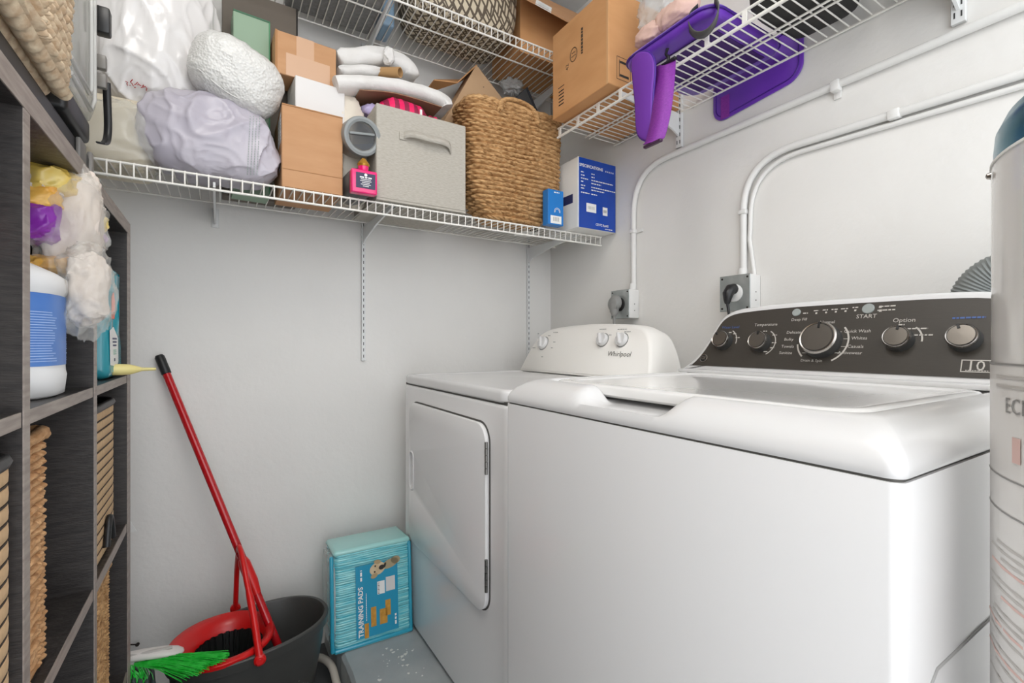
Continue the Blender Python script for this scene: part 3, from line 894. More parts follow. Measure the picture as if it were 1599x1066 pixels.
build('tray_contents', MB().box(-.40, -.29, y0 + .012, y1 - .075, z0 + .07, z1 - .02, .01), mat('case_contents', '8a8378', .6, c2='5a5650', scale=18), t)
build('base', MB().box(-.46, -.226, y0 + .002, y1 - .03, H + .408, z0 + .004, .010, 3), M_black, t)
for zz in (H + .660,):
    l = build('latch', MB().box(-.225, -.198, y1 - .012, y1 + .016, zz, zz + .056, .005, 2), M_black, t)
for zz in (H + .585, H + .545): build('hinge_knuckle', MB().box(-.225, -.205, y1 - .006, y1 + .010, zz, zz + .03, .003), mat('case_grey2', '77736d', .35), t)
strap = smooth_poly([(1.335, .565), (1.345, .52), (1.352, .475), (1.338, .44), (1.30, .418), (1.27, .41)], 6)
mb = MB()
vs = []
for p, q in strap: vs += [Vector((-.200, p, H + q)), Vector((-.214, p, H + q))]
mb.add(vs, [(2 * k, 2 * k + 1, 2 * k + 3, 2 * k + 2) for k in range(len(strap) - 1)])
o = build('strap', mb, M_black, t, 80)
md = o.modifiers.new('thick', 'SOLIDIFY'); md.thickness = .003

# ------------------------------------------------------------------ things in the cube unit
def jug_sections(c, secs, n=72, e=.75):
    return [[Vector((c[0], c[1] + dy, c[2] + z)) + superloop(hx, hy, e, k / n) for k in range(n)] for z, hx, hy, dy in secs]
jc = (-.263, .900, S1)
t = thing('bleach_jug', 'white plastic jug with a blue label in the middle cube', 'jug', jc)
secs = [(0, .066, .070, 0), (.004, .074, .078, 0), (.03, .0765, .0815, 0), (.036, .0752, .0803, 0), (.042, .075, .080, 0), (.142, .075, .080, 0), (.147, .078, .083, 0), (.165, .077, .081, -.001), (.172, .068, .072, -.006), (.180, .052, .056, -.016), (.188, .034, .036, -.03), (.196, .021, .022, -.042), (.212, .018, .018, -.046), (.216, .019, .019, -.046)]
M_jug = mat('hdpe_white', 'e4e4e4', .35)
build('body', MB().loft(jug_sections(jc, secs), True, True), M_jug, t, 60)
hp = smooth_poly([(-.040, .200), (-.012, .206), (.016, .196), (.040, .178), (.057, .160), (.064, .148)], 6)
build('handle', MB().tube([Vector((jc[0], jc[1] + p, jc[2] + q)) for p, q in hp], [.013] * (len(hp) - 6) + [.014, .016, .018, .02, .022, .022], 14, False, 1.25), M_jug, t, 80)
build('cap', MB().lathe([(.021, 0), (.022, .002), (.022, .024), (.019, .027)], 24, at_frame((jc[0], jc[1] - .046, jc[2] + .214))), mat('cap_blue', '2f5fb0', .4), t)
def arcstrip(hx, hy, a0, a1, z0, z1, n=30, r=1.006, cc=jc):
    return MB().grid(lambda i, j: Vector((cc[0], cc[1], cc[2] + z0 + (z1 - z0) * j)) + superloop(hx * r, hy * r, .75, a0 + (a1 - a0) * i), n, 2)
lab = build('label', arcstrip(.0752, .0802, -.30, .27, .044, .140), mat('label_blue', '3f70bd', .4, c2='5a86c9', scale=9), t, 60)
mb = MB()
for k in range(26):
    z = .05 + k * .0032
    g = (0.02, .16) if k % 2 else (.04, .14)
    if 8 < k < 12: g = (.05, .1)
    q = arcstrip(.0752, .0802, g[0] + rnd.uniform(0, .03), g[1] + rnd.uniform(-.03, .03), z, z + .0013, 8, 1.012); mb.add(q.v, q.f)
for k in range(20):
    z = .05 + k * .0034
    q = arcstrip(.0752, .0802, -.2, -.03 + rnd.uniform(-.03, 0), z, z + .001, 8, 1.012); mb.add(q.v, q.f)
q = arcstrip(.0752, .0802, .02, .16, .118, .122, 8, 1.012); mb.add(q.v, q.f)
p = build('label_print', mb, mat('pale_blue_print', 'a9c3ea', .5), lab, 0); p['kind'] = 'stuff'

# green bottle behind it
bc = (-.315, 1.012, S1)
t = thing('green_bottle', 'green bottle standing behind the white jug', 'bottle', bc)
build('body', MB().lathe([(.03, 0), (.034, .004), (.034, .10), (.028, .125), (.014, .14)], 28, at_frame(bc)), mat('green_plastic', '4fa02c', .35, c2='7fc04a', scale=30), t)
build('cap', MB().lathe([(.019, .138), (.019, .165), (.016, .168)], 24, at_frame(bc)), mat('cap_teal', '3a8f8c', .4), t)

# clear bag of packaging spilling out
t = thing('plastic_bag', 'clear plastic bag with yellow and purple packaging spilling from the cubes', 'bag', (-.22, .98, S1))
M_bagclear = film('clear_bag_film', (.97, .96, .94), .22, .10)
M_yel = mat('yellow_packaging', 'e0b843', .35, c2='e9cf78', scale=25, coat=.3)
M_pur = mat('purple_packaging', '8a2fa6', .4, coat=.2)
M_wht = mat('white_tissue', 'd3c7bd', .8, bump=.3, bscale=40)
def bagblob(name, uv, y, hs, sd, m, amp=.008, fold=.008, e=(.7, .65), n=(60, 44)):
    mb = MB(); blob(mb, pt(uv[0], uv[1], y=y), hs, e, amp, 16, fold, 22, sd, n[0], n[1]); return build(name, mb, m, t, 60)
bagblob('upper_film', (106, 352), .985, (.040, .055, .100), 3, M_bagclear, .014, .012, (.8, .8), (90, 64))
bagblob('lower_film', (134, 446), .945, (.031, .042, .072), 8, M_bagclear, .012, .011, (.85, .8), (90, 64))
bagblob('lower_film', (116, 482), .960, (.027, .035, .040), 9, M_bagclear, .010, .010, (.85, .8))
bagblob('yellow_wrap', (78, 286), .965, (.032, .045, .026), 1, M_yel)
bagblob('white_wrap', (62, 288), .950, (.022, .03, .020), 4, M_wht)
bagblob('purple_wrap', (63, 345), .955, (.022, .035, .030), 2, M_pur)
bagblob('yellow_wrap', (62, 312), .950, (.026, .03, .016), 5, mat('orange_packaging', 'e3a23a', .4, c2='efc56a', scale=20))
bagblob('yellow_wrap', (92, 418), .985, (.045, .04, .016), 6, MATS['orange_packaging'])
bagblob('tissue_roll', (112, 345), 1.0, (.036, .042, .080), 12, M_wht)
bagblob('tissue_roll', (138, 452), .955, (.024, .03, .052), 14, M_wht)
bagblob('yellow_corner', (147, 347), 1.03, (.018, .03, .016), 21, M_yel, .006, .006)
bagblob('purple_corner', (151, 372), 1.03, (.010, .018, .010), 22, M_pur, .004, .004)

# teal floor-cleaner jug with a grip opening
t = thing('teal_jug', 'teal plastic cleaner jug with a grip slot in the last cube', 'jug', (-.235, 1.313, S1))
out = smooth_poly([(1.192, .004), (1.185, .02), (1.186, .10), (1.192, .135), (1.205, .17), (1.222, .195), (1.232, .205), (1.232, .222), (1.240, .232), (1.300, .232), (1.310, .226), (1.314, .205), (1.308, .19), (1.309, .12), (1.313, .095), (1.328, .07), (1.330, .02), (1.322, .004), (1.31, 0), (1.20, 0)], 3)
hole = [(1.262 + .021 * math.cos(a) * (1.0 if math.sin(a) > 0 else 1.1) + .010 * math.sin(a), .138 + .040 * math.sin(a)) for a in [6.283 * k / 20 for k in range(20)]]
M_teal = mat('teal_plastic', '2a8f9d', .25, coat=.3)
build('body', MB().plate(out, hole, -.285, -.187, lambda p, q, s: Vector((s, p + .048, S1 + .001 + q)), .014), M_teal, t, 50)
lab_o = [(1.195, .03), (1.19, .10), (1.225, .108), (1.275, .085), (1.280, .035), (1.265, .025)]
lb = build('label', MB().plate(lab_o, None, -.187, -.1862, lambda p, q, s: Vector((s, p + .048, S1 + q))), M_wpaper, t, 0)
mb = MB()
for k, (w, z) in enumerate(((.05, .084), (.045, .077), (.040, .070))): quad(mb, (-.1860, 1.284, S1 + z), Vector((0, 1, 0)), Z, w, .0035, 0)
quad(mb, (-.1860, 1.284, S1 + .04), Vector((0, 1, 0)), Z, .014, .006, 0)
build('navy_print', mb, M_navy, lb, 0)
mb = MB()
for z in (.060, .056, .052): quad(mb, (-.1860, 1.286, S1 + z), Vector((0, 1, 0)), Z, .035, .002, 0)
build('green_print', mb, mat('mint_print', '7fc0a5', .5), lb, 0)
build('orange_tag', MB().plate([(1.205, .125), (1.235, .125), (1.245, .16), (1.225, .18), (1.21, .17)], None, -.187, -.1862, lambda p, q, s: Vector((s, p + .048, S1 + q))), mat('orange_print', 'f0683c', .5), t, 0)
# yellow nozzle poking out
a, b = pt(188, 577, x=-.178), pt(243, 576, x=-.120)
d = (b - a)
t = thing('yellow_nozzle', 'pale yellow tapering nozzle poking out of the last cube', 'nozzle', (a.x, a.y, S1))
ax = [a + d * k for k in (-.6, -.3, 0, .25, .5, .58, .8, 1.0)]
build('cone', MB().tube(ax[:6], [.010, .0115, .0120, .0112, .0065, .0045], 20), mat('pale_yellow', 'ded08a', .4), t, 60)
build('tip', MB().tube(ax[5:], [.0042, .0036, .0032], 16), mat('pale_yellow_tip', 'd8cb88', .4), t, 60)
# red-nosed thing at the left edge
c = pt(-2, 368, x=-.20)
t = thing('red_bottle_top', 'red capped bottle cut off by the left picture edge', 'bottle', (c.x - .03, c.y - .03, S1))
build('body', MB().lathe([(.028, 0), (.031, .004), (.031, .13), (.024, .16), (.013, .175)], 24, at_frame((c.x - .03, c.y - .03, S1))), mat('bottle_grey', 'b8b4ac', .4), t)
build('cap', MB().lathe([(.016, .172), (.022, .18), (.022, .215), (.014, .226)], 24, at_frame((c.x - .03, c.y - .03, S1))), mat('cap_red', 'c8201c', .35), t)

# ------------------------------------------------------------------ mop bucket
BC, BR = Vector((.085, 1.612, 0)), math.radians(12)
def oval(a, b, z, n=64, dx=0, e=.88, inset=0):
    return [BC + (Rz(BR) @ (superloop(a, b, e, k / n) + Vector((dx, 0, 0)))) + Vector((0, 0, z)) for k in range(n)]
t = thing('mop_bucket', 'dark grey oval mop bucket on the floor by the shelves', 'bucket', BC)
ZR = .281
M_buck = mat('charcoal_plastic', '3d3d3b', .42, bump=.1, bscale=120, bdist=.002)
shell = [oval(.155, .095, .0), oval(.165, .103, .006), oval(.200, .130, .20), oval(.205, .134, ZR - .030), oval(.215, .142, ZR - .028), oval(.218, .145, ZR - .003), oval(.215, .142, ZR), oval(.206, .134, ZR), oval(.203, .131, ZR - .006), oval(.160, .098, .012)]
build('tub', MB().loft(shell, True, True), M_buck, t, 40)
# wringer
w = build('wringer_funnel', MB().loft([oval(.130, .135, ZR - .004, 64, -.078, .95), oval(.132, .137, ZR + .006, 64, -.078, .95), oval(.126, .130, ZR + .012, 64, -.077, .95), oval(.110, .112, ZR + .006, 64, -.070, 1), oval(.092, .088, ZR - .014, 64, -.062, 1), oval(.088, .083, ZR - .026, 64, -.062, 1)]), mat('red_plastic', 'cf1414', .35, coat=.1), t, 60)
mb = MB()
def rib(i, j):
    a = 2 * math.pi * i
    r = 1 - .10 * (math.sin(a * 26) > 0) - .25 * j
    return BC + Rz(BR) @ Vector((-.062 + .086 * r * math.cos(a), .081 * r * math.sin(a), 0)) + Vector((0, 0, ZR - .022 - .10 * j))
mb.grid(rib, 208, 4, True)
build('wringer_bowl', mb, mat('black_ribbed', '222423', .3), t, 20)
mb = MB().loft([oval(.064, .060, ZR - .118, 64, -.062, 1), oval(.064, .060, ZR - .122, 64, -.062, 1)], True, True)
build('wringer_floor', mb, M_black, t)
pf, pb, pk = pt(408, 1012, z=ZR - .008), pt(366, 946, z=ZR - .004), Vector((.052, 1.655, H - .628))
pf = Vector((.095, 1.462, ZR - .01)); pb = Vector((.045, 1.772, ZR - .002))
arch = [pf, pf.lerp(pk, .32) + Vector((0, -.012, .03)), pf.lerp(pk, .62) + Vector((-.002, -.012, .04)), pf.lerp(pk, .86) + Vector((0, -.006, .03)), pk + Vector((0, .005, .008)), pk.lerp(pb, .22) + Vector((0, .02, .018)), pk.lerp(pb, .5) + Vector((0, .03, .02)), pk.lerp(pb, .8) + Vector((0, .01, .005)), pb]
def sm3(pts, n=5):
    out = []
    for i in range(len(pts) - 1):
        p0, p1, p2, p3 = [Vector(pts[max(0, min(len(pts) - 1, j))]) for j in (i - 1, i, i + 1, i + 2)]
        for k in range(n):
            s = k / n
            out.append(.5 * ((2 * p1) + (p2 - p0) * s + (2 * p0 - 5 * p1 + 4 * p2 - p3) * s * s + (3 * p1 - p0 - 3 * p2 + p3) * s ** 3))
    return out + [Vector(pts[-1])]
sa = sm3(arch)
rr = [.0095 if k < 8 else .0075 for k in range(len(sa))]
build('bail_handle', MB().tube(sa, rr, 12, False, 1.25), MATS['red_plastic'], t, 80)
for p in (pf, pb):
    build('pivot', MB().lathe([(.014, -.008), (.015, -.004), (.015, .006), (.010, .01)], 20, at_frame(p, 0, 0, math.pi / 2)), MATS['red_plastic'], t)
# mop
top, low = Vector((-.162, 1.877, H - .040)), Vector((.146, 1.60, H - .897))
dr = (low - top).normalized()
end = low + dr * .10
t = thing('mop', 'red metal mop pole with a black grip leaning from the bucket', 'mop', end)
build('pole', MB().tube([top + dr * .05, low, end], .0115, 20), mat('red_enamel', 'b5121b', .25, coat=.4), t, 60)
build('grip', MB().tube([top - dr * .001, top + dr * .004, top + dr * .062, top + dr * .064], [.011, .0135, .0135, .012], 20), mat('grip_black', '1d1e1f', .45), t, 60)
j = top + dr * .735
build('pole_joint', MB().tube([j - dr * .045, j - dr * .03, j + dr * .03, j + dr * .07], [.0122, .0165, .0175, .0122], 20), MATS['red_plastic'], t, 60)
mb = MB(); blob(mb, end + Vector((.0, .0, -.035)), (.055, .04, .045), (.9, .9), .01, 20, .015, 30, 4, 40, 30, flat_bottom=.014)
build('mop_head', mb, mat('mop_grey', '6e6e6c', .9), t, 60)

# hand brush over the bucket end and its dustpan
t = thing('hand_brush', 'white hand brush with green bristles lying over the bucket end', 'brush', (-.16, 1.55, ZR + .01))
c0 = pt(248, 1019, z=ZR + .035)
Mb = at_frame(c0, math.radians(-6), math.radians(2))
body = []
for xx, hy, hz, dz in ((-.150, .004, .004, .0), (-.147, .012, .009, .0), (-.10, .016, .010, .004), (-.04, .019, .012, .004), (.01, .022, .012, .0), (.04, .020, .009, -.004), (.053, .011, .005, -.006), (.056, .003, .002, -.007)):
    body.append([Mb @ Vector((xx, hy * math.cos(a), dz + hz * math.sin(a))) for a in [6.283 * k / 24 for k in range(24)]])
br = build('handle', MB().loft(body, True, True), mat('brush_white', 'd9d4cf', .35), t, 70)
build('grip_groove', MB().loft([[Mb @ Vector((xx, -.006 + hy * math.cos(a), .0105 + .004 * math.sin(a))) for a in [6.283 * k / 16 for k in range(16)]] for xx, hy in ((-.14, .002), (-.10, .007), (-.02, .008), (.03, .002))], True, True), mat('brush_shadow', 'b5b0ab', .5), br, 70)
mb = MB()
tipc = pt(352, 1026, z=ZR + .018)
for k in range(260):
    s = rnd.random()
    a = Mb @ Vector((.035 - .085 * s, -.012 + rnd.uniform(-.008, .008), -.008 + rnd.uniform(-.004, .002)))
    tp = tipc + Vector((-.085 * s + rnd.uniform(-.01, .014), -.030 * s + rnd.uniform(-.012, .012), rnd.uniform(-.004, .012) - .004 * s))
    mid = a.lerp(tp, .5) + Vector((rnd.uniform(-.004, .004), rnd.uniform(-.004, .004), .006))
    mb.tube([a, mid, tp], .0009, 4)
for k in range(30):
    a = Mb @ Vector((-.05 + rnd.uniform(-.02, .02), -.016, -.008))
    mb.tube([a, a + Vector((.008 + rnd.uniform(-.01, .02), -.01, -.03)), a + Vector((.012 + rnd.uniform(-.015, .02), -.012, -.07))], .0009, 4)
o = build('bristles', mb, mat('green_bristle', '12b52e', .4, c2='3fd04f', scale=60), t, 80); o['kind'] = 'stuff'
t = thing('dustpan', 'dark ribbed dustpan below the green brush at the unit end', 'dustpan', (-.17, 1.49, ZR - .02))
dc = pt(218, 1066, z=ZR - .012)
Md = at_frame(dc + Vector((-.01, .03, 0)), math.radians(20), math.radians(18))
build('pan', MB().box(-.075, .04, -.05, .06, -.018, -.010, .003, 2, Md), M_buck, t)
mb0 = None
for k in range(8):
    mb = MB().tube([Md @ Vector((-.07 + k * .014, -.045, -.006)), Md @ Vector((-.066 + k * .014, 0, .010)), Md @ Vector((-.062 + k * .014, .05, .004))], .0052, 8)
    build('rib', mb, mat('rib_grey', '4d5356', .35), t, 70)

# nail and scrap of paper on the wall beside the unit
yy = YB - .001
c = pt(208, 1003, y=yy)
t = thing('wall_nail', 'small dark nail in the back wall above the hand brush', 'nail', c)
build('shank', tb([c + Vector((-.02, 0, 0)), c + Vector((.012, -.02, .001))], .0022, 8), M_ink, t)
build('head', MB().lathe([(.006, -.001), (.006, .001)], 12, at_frame(c + Vector((.013, -.021, .001)), -.9, math.pi / 2)), M_ink, t)
c = pt(206, 824, y=yy)
tag(build('paper_corner', MB().plate([(-.03, -.012), (.012, -.012), (.004, .006), (-.002, .022), (-.03, .022)], None, 0, .0015, lambda p, q, s: c + Vector((p, -s, q))), M_wpaper, None, 0, c), 'white paper corner on the back wall beside the cube unit', 'paper')
# pale hose on the floor between bucket and slab
pts = sm3([Vector((.265, 1.80, .012)), Vector((.295, 1.74, .05)), Vector((.318, 1.66, .06)), Vector((.322, 1.58, .035)), Vector((.318, 1.45, .0135)), Vector((.315, 1.2, .0135))], 6)
tag(build('floor_hose', MB().tube(pts, .012, 14), mat('pale_hose', 'b9b2a6', .5), None, 80, (.3, 1.6, 0)), 'pale hose on the floor between the bucket and slab', 'hose')

# ------------------------------------------------------------------ pack of training pads
PW, PD, PH = .266, .165, .322
Mp = at_frame((.457, 1.632, ZS + .002), math.radians(-1.5), 0, math.radians(-4.5))   # local: x right, y back, z up
t = thing('training_pad_pack', 'shrink wrapped pack of turquoise training pads leaning by the dryer', 'pack', (.457, 1.632, ZS))
mb = MB()
n = 46
for k in range(n):
    z0, z1 = PH * k / n, PH * (k + .93) / n
    dx, dy = rnd.uniform(-.002, .002), rnd.uniform(-.0015, .0015)
    yy0 = dy + (.002 if k % 3 else 0)
    lp = rrect(-PW / 2 + .003 + dx, PW / 2 - .003 + dx, yy0, PD + dy, .016, 0, 4)
    zz = [z0, z0 + (z1 - z0) * .3, z0 + (z1 - z0) * .7, z1]
    sk = .004 * math.sin(k * .9)
    mb.loft([[Mp @ Vector((p.x * q, PD / 2 + (p.y - PD / 2) * q, z + sk * (p.x / PW) * .6 * (0 < k < n - 2))) for p in lp] for q, z in zip((.985, 1, 1, .985), zz)], True, True)
def stripes():
    m = mat('pad_turquoise', '55bccb', .35, c2='9fdedf', scale=40, stretch=(.4, .4, 6), coat=.4)
    return m
o = build('folded_pads', mb, stripes(), t, 30); o['kind'] = 'stuff'
build('top_cover', MB().box(-PW / 2, PW / 2, -.001, PD, PH - .012, PH + .008, .012, 4, Mp), mat('pad_aqua', '9fd6d2', .25, coat=.5), t)
for sx in (-1, 1):
    build('corner_film', MB().box(sx * PW / 2 - .012, sx * PW / 2 + .001, -.002, .014, .004, PH - .006, .006, 3, Mp), mat('pad_edge_blue', '2f9fba', .3, coat=.4), t)
build('bottom_film', MB().box(-PW / 2 - .001, PW / 2 + .001, -.003, PD, 0, .014, .006, 3, Mp), MATS['pad_edge_blue'], t)
mb = MB(); blob(mb, (0, 0, 0), (.012, PD * .48, PH * .46), (.4, .4), .004, 12, .006, 30, 3, 60, 40, flat_bottom=None); mb.xf(Mp @ Matrix.Translation((-PW / 2 - .002, PD * .5, PH * .5)))
build('side_film', mb, film('wrap_film', (.94, .97, .97), .35, .12), t, 70)
def P3(p, q, off=0): return Mp @ Vector((p, -.003 - off, q))
rp, up_ = (Mp.to_3x3() @ X), (Mp.to_3x3() @ Z)
lx0, lx1, lz0, lz1 = -PW / 2 + .070, PW / 2 - .052, .028, PH - .055
lab = build('label', MB().box(lx0, lx1, -.0045, -.002, lz0, lz1, M=Mp), mat('label_cyan', '1b93b8', .3, coat=.4), t, 0)
cxl = (lx0 + lx1) / 2
mb = MB()
L_right, L_up = up_, -rp          # lettering runs up the pack
text_mb(mb, 'TRAINING PADS', P3(lx0 + .016, lz0 + .088, .002), L_right, L_up, .0225, .0008, bold=.0006)
bars(mb, P3(lx0 + .018, lz1 - .032, .002), L_right, L_up, .036, .006, .0008)
bars(mb, P3(lx0 + .034, lz0 + .10, .002), L_right, L_up, .09, .0022, .0008)
bars(mb, P3(lx1 - .010, lz0 + .035, .002), L_right, L_up, .036, .006, .0008)
build('lettering', mb, M_wpaper, lab, 0)
mb = MB(); quad(mb, P3(lx0 + .085, lz1 - .086, .0016), rp, up_, .026, .043); b1 = build('barcode_panel', mb, M_wpaper, lab, 0)
mb = MB()
for k in range(9): quad(mb, P3(lx0 + .0765, lz1 - .104 + k * .0043, .0023), rp, up_, .006, .001 + .0012 * (k % 3 == 0))
build('barcode', mb, M_ink, lab, 0)
mb = MB(); quad(mb, P3(lx0 + .118, lz1 - .080, .0016), rp, up_, .032, .048); build('plain_panel', mb, mat('panel_grey', 'd6d3d0', .5), lab, 0)
for (x, z, w, h) in ((.034, .022, .014, .048), (.058, .062, .018, .064), (.092, .055, .026, .050), (.108, .080, .018, .052)):
    mb = MB().box(lx0 + x - w / 2, lx0 + x + w / 2, -.0056, -.0044, lz0 + z - h / 2, lz0 + z + h / 2, M=Mp)
    build('printed_pad', mb, mat('printed_orange', 'd19a3c', .5, c2='b9822e', scale=60), lab, 0)
# printed dog: head, ears, muzzle, eyes, shoulder
def disc(mb, x, z, a, b, rot=0, off=.0022, n=26):
    c = [(a * math.cos(6.283 * k / n), b * math.sin(6.283 * k / n)) for k in range(n)]
    cr, sr = math.cos(rot), math.sin(rot)
    mb.add([P3(lx0 + x + p * cr - q * sr, lz1 + z + p * sr + q * cr, off) for p, q in c], [tuple(range(n))])
M_dog, M_dog2 = mat('dog_cream', 'd8c3a0', .6, c2='c9b08a', scale=60), mat('dog_tan', 'b39a72', .6)
mb = MB(); disc(mb, .118, -.012, .030, .015, .25, .0018); disc(mb, .138, -.004, .016, .013, 0, .0018); build('dog_body', mb, mat('dog_dun', 'a89878', .6), lab, 0)  # printed body, a duller tan than the head
mb = MB(); disc(mb, .074, -.020, .027, .021, .25, .0024); build('dog_head', mb, M_dog, lab, 0)
mb = MB(); disc(mb, .062, -.042, .012, .008, .3, .003); build('dog_ear', mb, M_dog2, lab, 0)
mb = MB(); disc(mb, .074, .0025, .012, .007, -.2, .003); build('dog_ear', mb, M_dog2, lab, 0)
mb = MB(); disc(mb, .088, -.018, .010, .008, .2, .0035); disc(mb, .066, -.010, .003, .003, 0, .0035); disc(mb, .064, -.029, .003, .003, 0, .0035); disc(mb, .099, -.014, .009, .004, 1.2, .0034); build('dog_print', mb, M_ink, lab, 0)
# ------------------------------------------------------------------ things on the long back shelf
ZD = ZF1 + .006
M_wbag = mat('white_bag_plastic', 'd9d6d4', .28, coat=.25)
M_lav = mat('lavender_bag_plastic', 'aea9b4', .38, c2='b9b4bd', scale=6, coat=.1)
M_foam = mat('bubble_wrap', 'd6d5d1', .3, kind='voronoi', bump=.55, bscale=150, bdist=.004, coat=.2)
M_cream = mat('cream_foam', 'd9cfb9', .6, c2='d0c5ae', scale=10)
M_batt = mat('white_batting', 'e0dedb', .95, bump=.35, bscale=60, bdist=.006, c2='d8d5d1', scale=12)

# white carrier bag with red characters
c = Vector((-.158, 1.665, H + .866))
t = thing('carrier_bag', 'large white plastic carrier bag with red characters at the top left', 'bag', (c.x, c.y, H + .62))
mb = MB(); blob(mb, c, (.170, .10, .220), (.85, .7), .022, 5, .014, 7, 5, 200, 140, (1, 1, .45), pinch=.05)
build('body', mb, M_wbag, t, 80)
mb = MB()
strokes = [[(196, 127), (199.5, 128.4), (198, 131), (199.8, 133.5)], [(207, 124), (203.6, 128), (206.3, 130.3), (208.5, 134.4)], [(209.6, 132.1), (211.9, 131.4), (214.5, 128.4), (217.5, 132.1), (214.5, 132.5)], [(217.5, 132.8), (220.5, 133.6)], [(224.3, 132.5), (222.4, 134.8)], [(219.8, 136.6), (227.3, 135.1), (229.2, 137.8), (228.4, 141.5)], [(202.5, 133.5), (203.5, 133)], [(209.5, 136.3), (212, 136.5)]]
yb = None
for s in strokes:
    pts = []
    for u, v in s:
        d = ray(u, v); best = None
        # march the ray onto the bag's front
        for k in range(400):
            p = Vector((0, 0, H)) + d * (1.2 + k * .001) * 1.0
            q = p - c
            if abs(q.x / .170) ** 2.4 + abs(q.y / .10) ** 2.4 + abs(q.z / .220) ** 2.9 < 1.06: best = p; break
        pts.append((best or pt(u, v, y=1.5)) - d * .006)
    mb.tube(pts, .0011, 5)
build('red_characters', mb, mat('red_ink', 'a8222a', .6), t, 0)

# cream foam packet in a clear bag
t = thing('foam_packet', 'cream foam packet in a clear bag at the left end of the shelf', 'packet', (-.23, 1.62, ZD))
build('foam_block', MB().box(-.35, -.155, 1.575, 1.74, ZD + .001, H + .645, .03, 4, None), M_cream, t)
mb = MB(); blob(mb, (-.245, 1.60, H + .535), (.115, .085, .085), (.6, .6), .012, 12, .012, 22, 31, 70, 50, flat_bottom=ZD + .001)
build('clear_wrap', mb, film('packet_film', (.95, .94, .91), .28, .1), t, 75)

# lavender bag
c = Vector((.0, 1.585, H + .575))
t = thing('lavender_bag', 'crumpled lavender plastic bag with dotted lines on the shelf', 'bag', (c.x, c.y, ZD))
LH = (.160, .082, .128)
mb = MB(); blob(mb, c, LH, (.6, .68), .018, 6, .012, 7, 17, 200, 140, (1, 1, .8), flat_bottom=ZD + .001, pinch=.25, lean=(-.012, 0))
build('body', mb, M_lav, t, 75)
mb = MB()
dg = bpy.data.objects['body.%03d' % max(int(o.name.split('.')[1]) for o in bpy.data.objects if o.name.startswith('body.'))]
vv = [p.co + ORG[dg.name] for p in dg.data.vertices]
front = [p for p in vv if p.y < c.y]
for (u0, u1) in ((385, 388), (390, 393), (395, 397), (400, 402)):
    for k in range(24):
        v = 182 + k * 3.9; u = u0 + (388 - 386) * 0 + (300 - v) * .10 * .5
        d = ray(u, v).normalized(); o_ = Vector((0, 0, H))
        best = min(front, key=lambda p: ((p - o_) - d * (p - o_).dot(d)).length)
        q = o_ + d * ((best - o_).dot(d) - .0025)
        quad(mb, q, X, Z, .0016, .0045, 0)
o = build('dotted_print', mb, mat('green_grey_ink', '8b9a92', .6), t, 0); o['kind'] = 'stuff'

# bubble wrap roll
c = Vector((.044, 1.562, H + .757))
t = thing('bubble_wrap_roll', 'fat white roll of bubble wrap on top of the lavender bag', 'bubble wrap', (c.x, c.y, c.z - .11))
mb = MB()
Mr = at_frame(c, math.radians(10), math.radians(17), math.radians(14))
blob(mb, (0, 0, 0), (.116, .080, .092), (.85, .72), .007, 6, .003, 16, 23, 110, 76)
mb.xf(Mr)
build('roll', mb, M_foam, t, 80)
vs = []
mb = MB().tube([Mr @ Vector((-.11 * math.cos(a), -.087 * .35 - .055 * abs(math.sin(a)) * .6, -.055 + .01 * math.sin(3 * a))) for a in [math.pi * k / 20 for k in range(4, 17)]], .0015, 6)
build('loose_edge', mb, M_foam, t, 80)

def carton(name, label, cat, x0, x1, y0, y1, z0, z1, m, rz=0, group=None, bev=.002):
    cx, cy = (x0 + x1) / 2, (y0 + y1) / 2
    t = thing(name, label, cat, (cx, cy, z0), group)
    M = at_frame((cx, cy, 0), rz)
    b = build('body', MB().box(x0 - cx, x1 - cx, y0 - cy, y1 - cy, z0, z1, bev, 1, M), m, t, 30)
    return t, b, M
# tall boxes at the back
G = 'boxes on the long back shelf'
t, b, M = carton('storage_box', 'dark taupe upright box behind the mint green box', 'box', .008, .226, 1.748, 1.812, ZR1 + .006, H + 1.132, mat('taupe_board', '6a6157', .7), 0, G)
build('lid_line', MB().box(.107 - .002, .109 + .001, -.0345, -.0335, H + .9, H + 1.13, M=at_frame((.117, 1.78, 0))), M_ink, t, 0)
t, b, M = carton('storage_box', 'mint green upright box behind the bubble wrap roll', 'box', .034, .134, 1.668, 1.738, ZD, H + 1.012, mat('mint_board', '8ea68e', .6), math.radians(4), G)
build('green_edge', MB().box(.047, .0508, -.0365, -.0345, ZD + .01, H + 1.012, M=M), mat('green_board', '4f8a63', .6), t, 0)
build('green_top_edge', MB().box(-.05, .0508, -.0365, -.0345, H + 1.008, H + 1.0128, M=M), mat('green_board_dark', '3f6b50', .6), t, 0)
# carton with the shipping label
t, b, M = carton('cardboard_box', 'tan cardboard box with a shipping label on its side', 'box', .155, .325, 1.520, 1.735, ZD, H + .696, M_card, 0, G)
build('crease', MB().box(-.084, .084, -.1085, -.1076, H + .508, H + .510, M=M), M_cardin, t, 0)
build('top_flap_edge', MB().box(-.085, .085, -.109, -.107, H + .694, H + .6975, M=M), M_cardin, t, 0)
mb = MB(); quad(mb, (-.0852 + .24, 1.575, H + .635), -Y, Z, .085, .085); quad(mb, (-.0852 + .24, 1.57, H + .535), -Y, Z, .05, .045); lab = build('shipping_label', mb, M_wpaper, t, 0)
mb = MB()
for k in range(7): quad(mb, (.1547, 1.575, H + .600 + k * .011), -Y, Z, .065 - .01 * (k % 3), .003)
text_mb(mb, 'G', (.1547, 1.57, H + .535), -Y, Z, .045, .0008)
build('label_print', mb, M_ink, lab, 0)
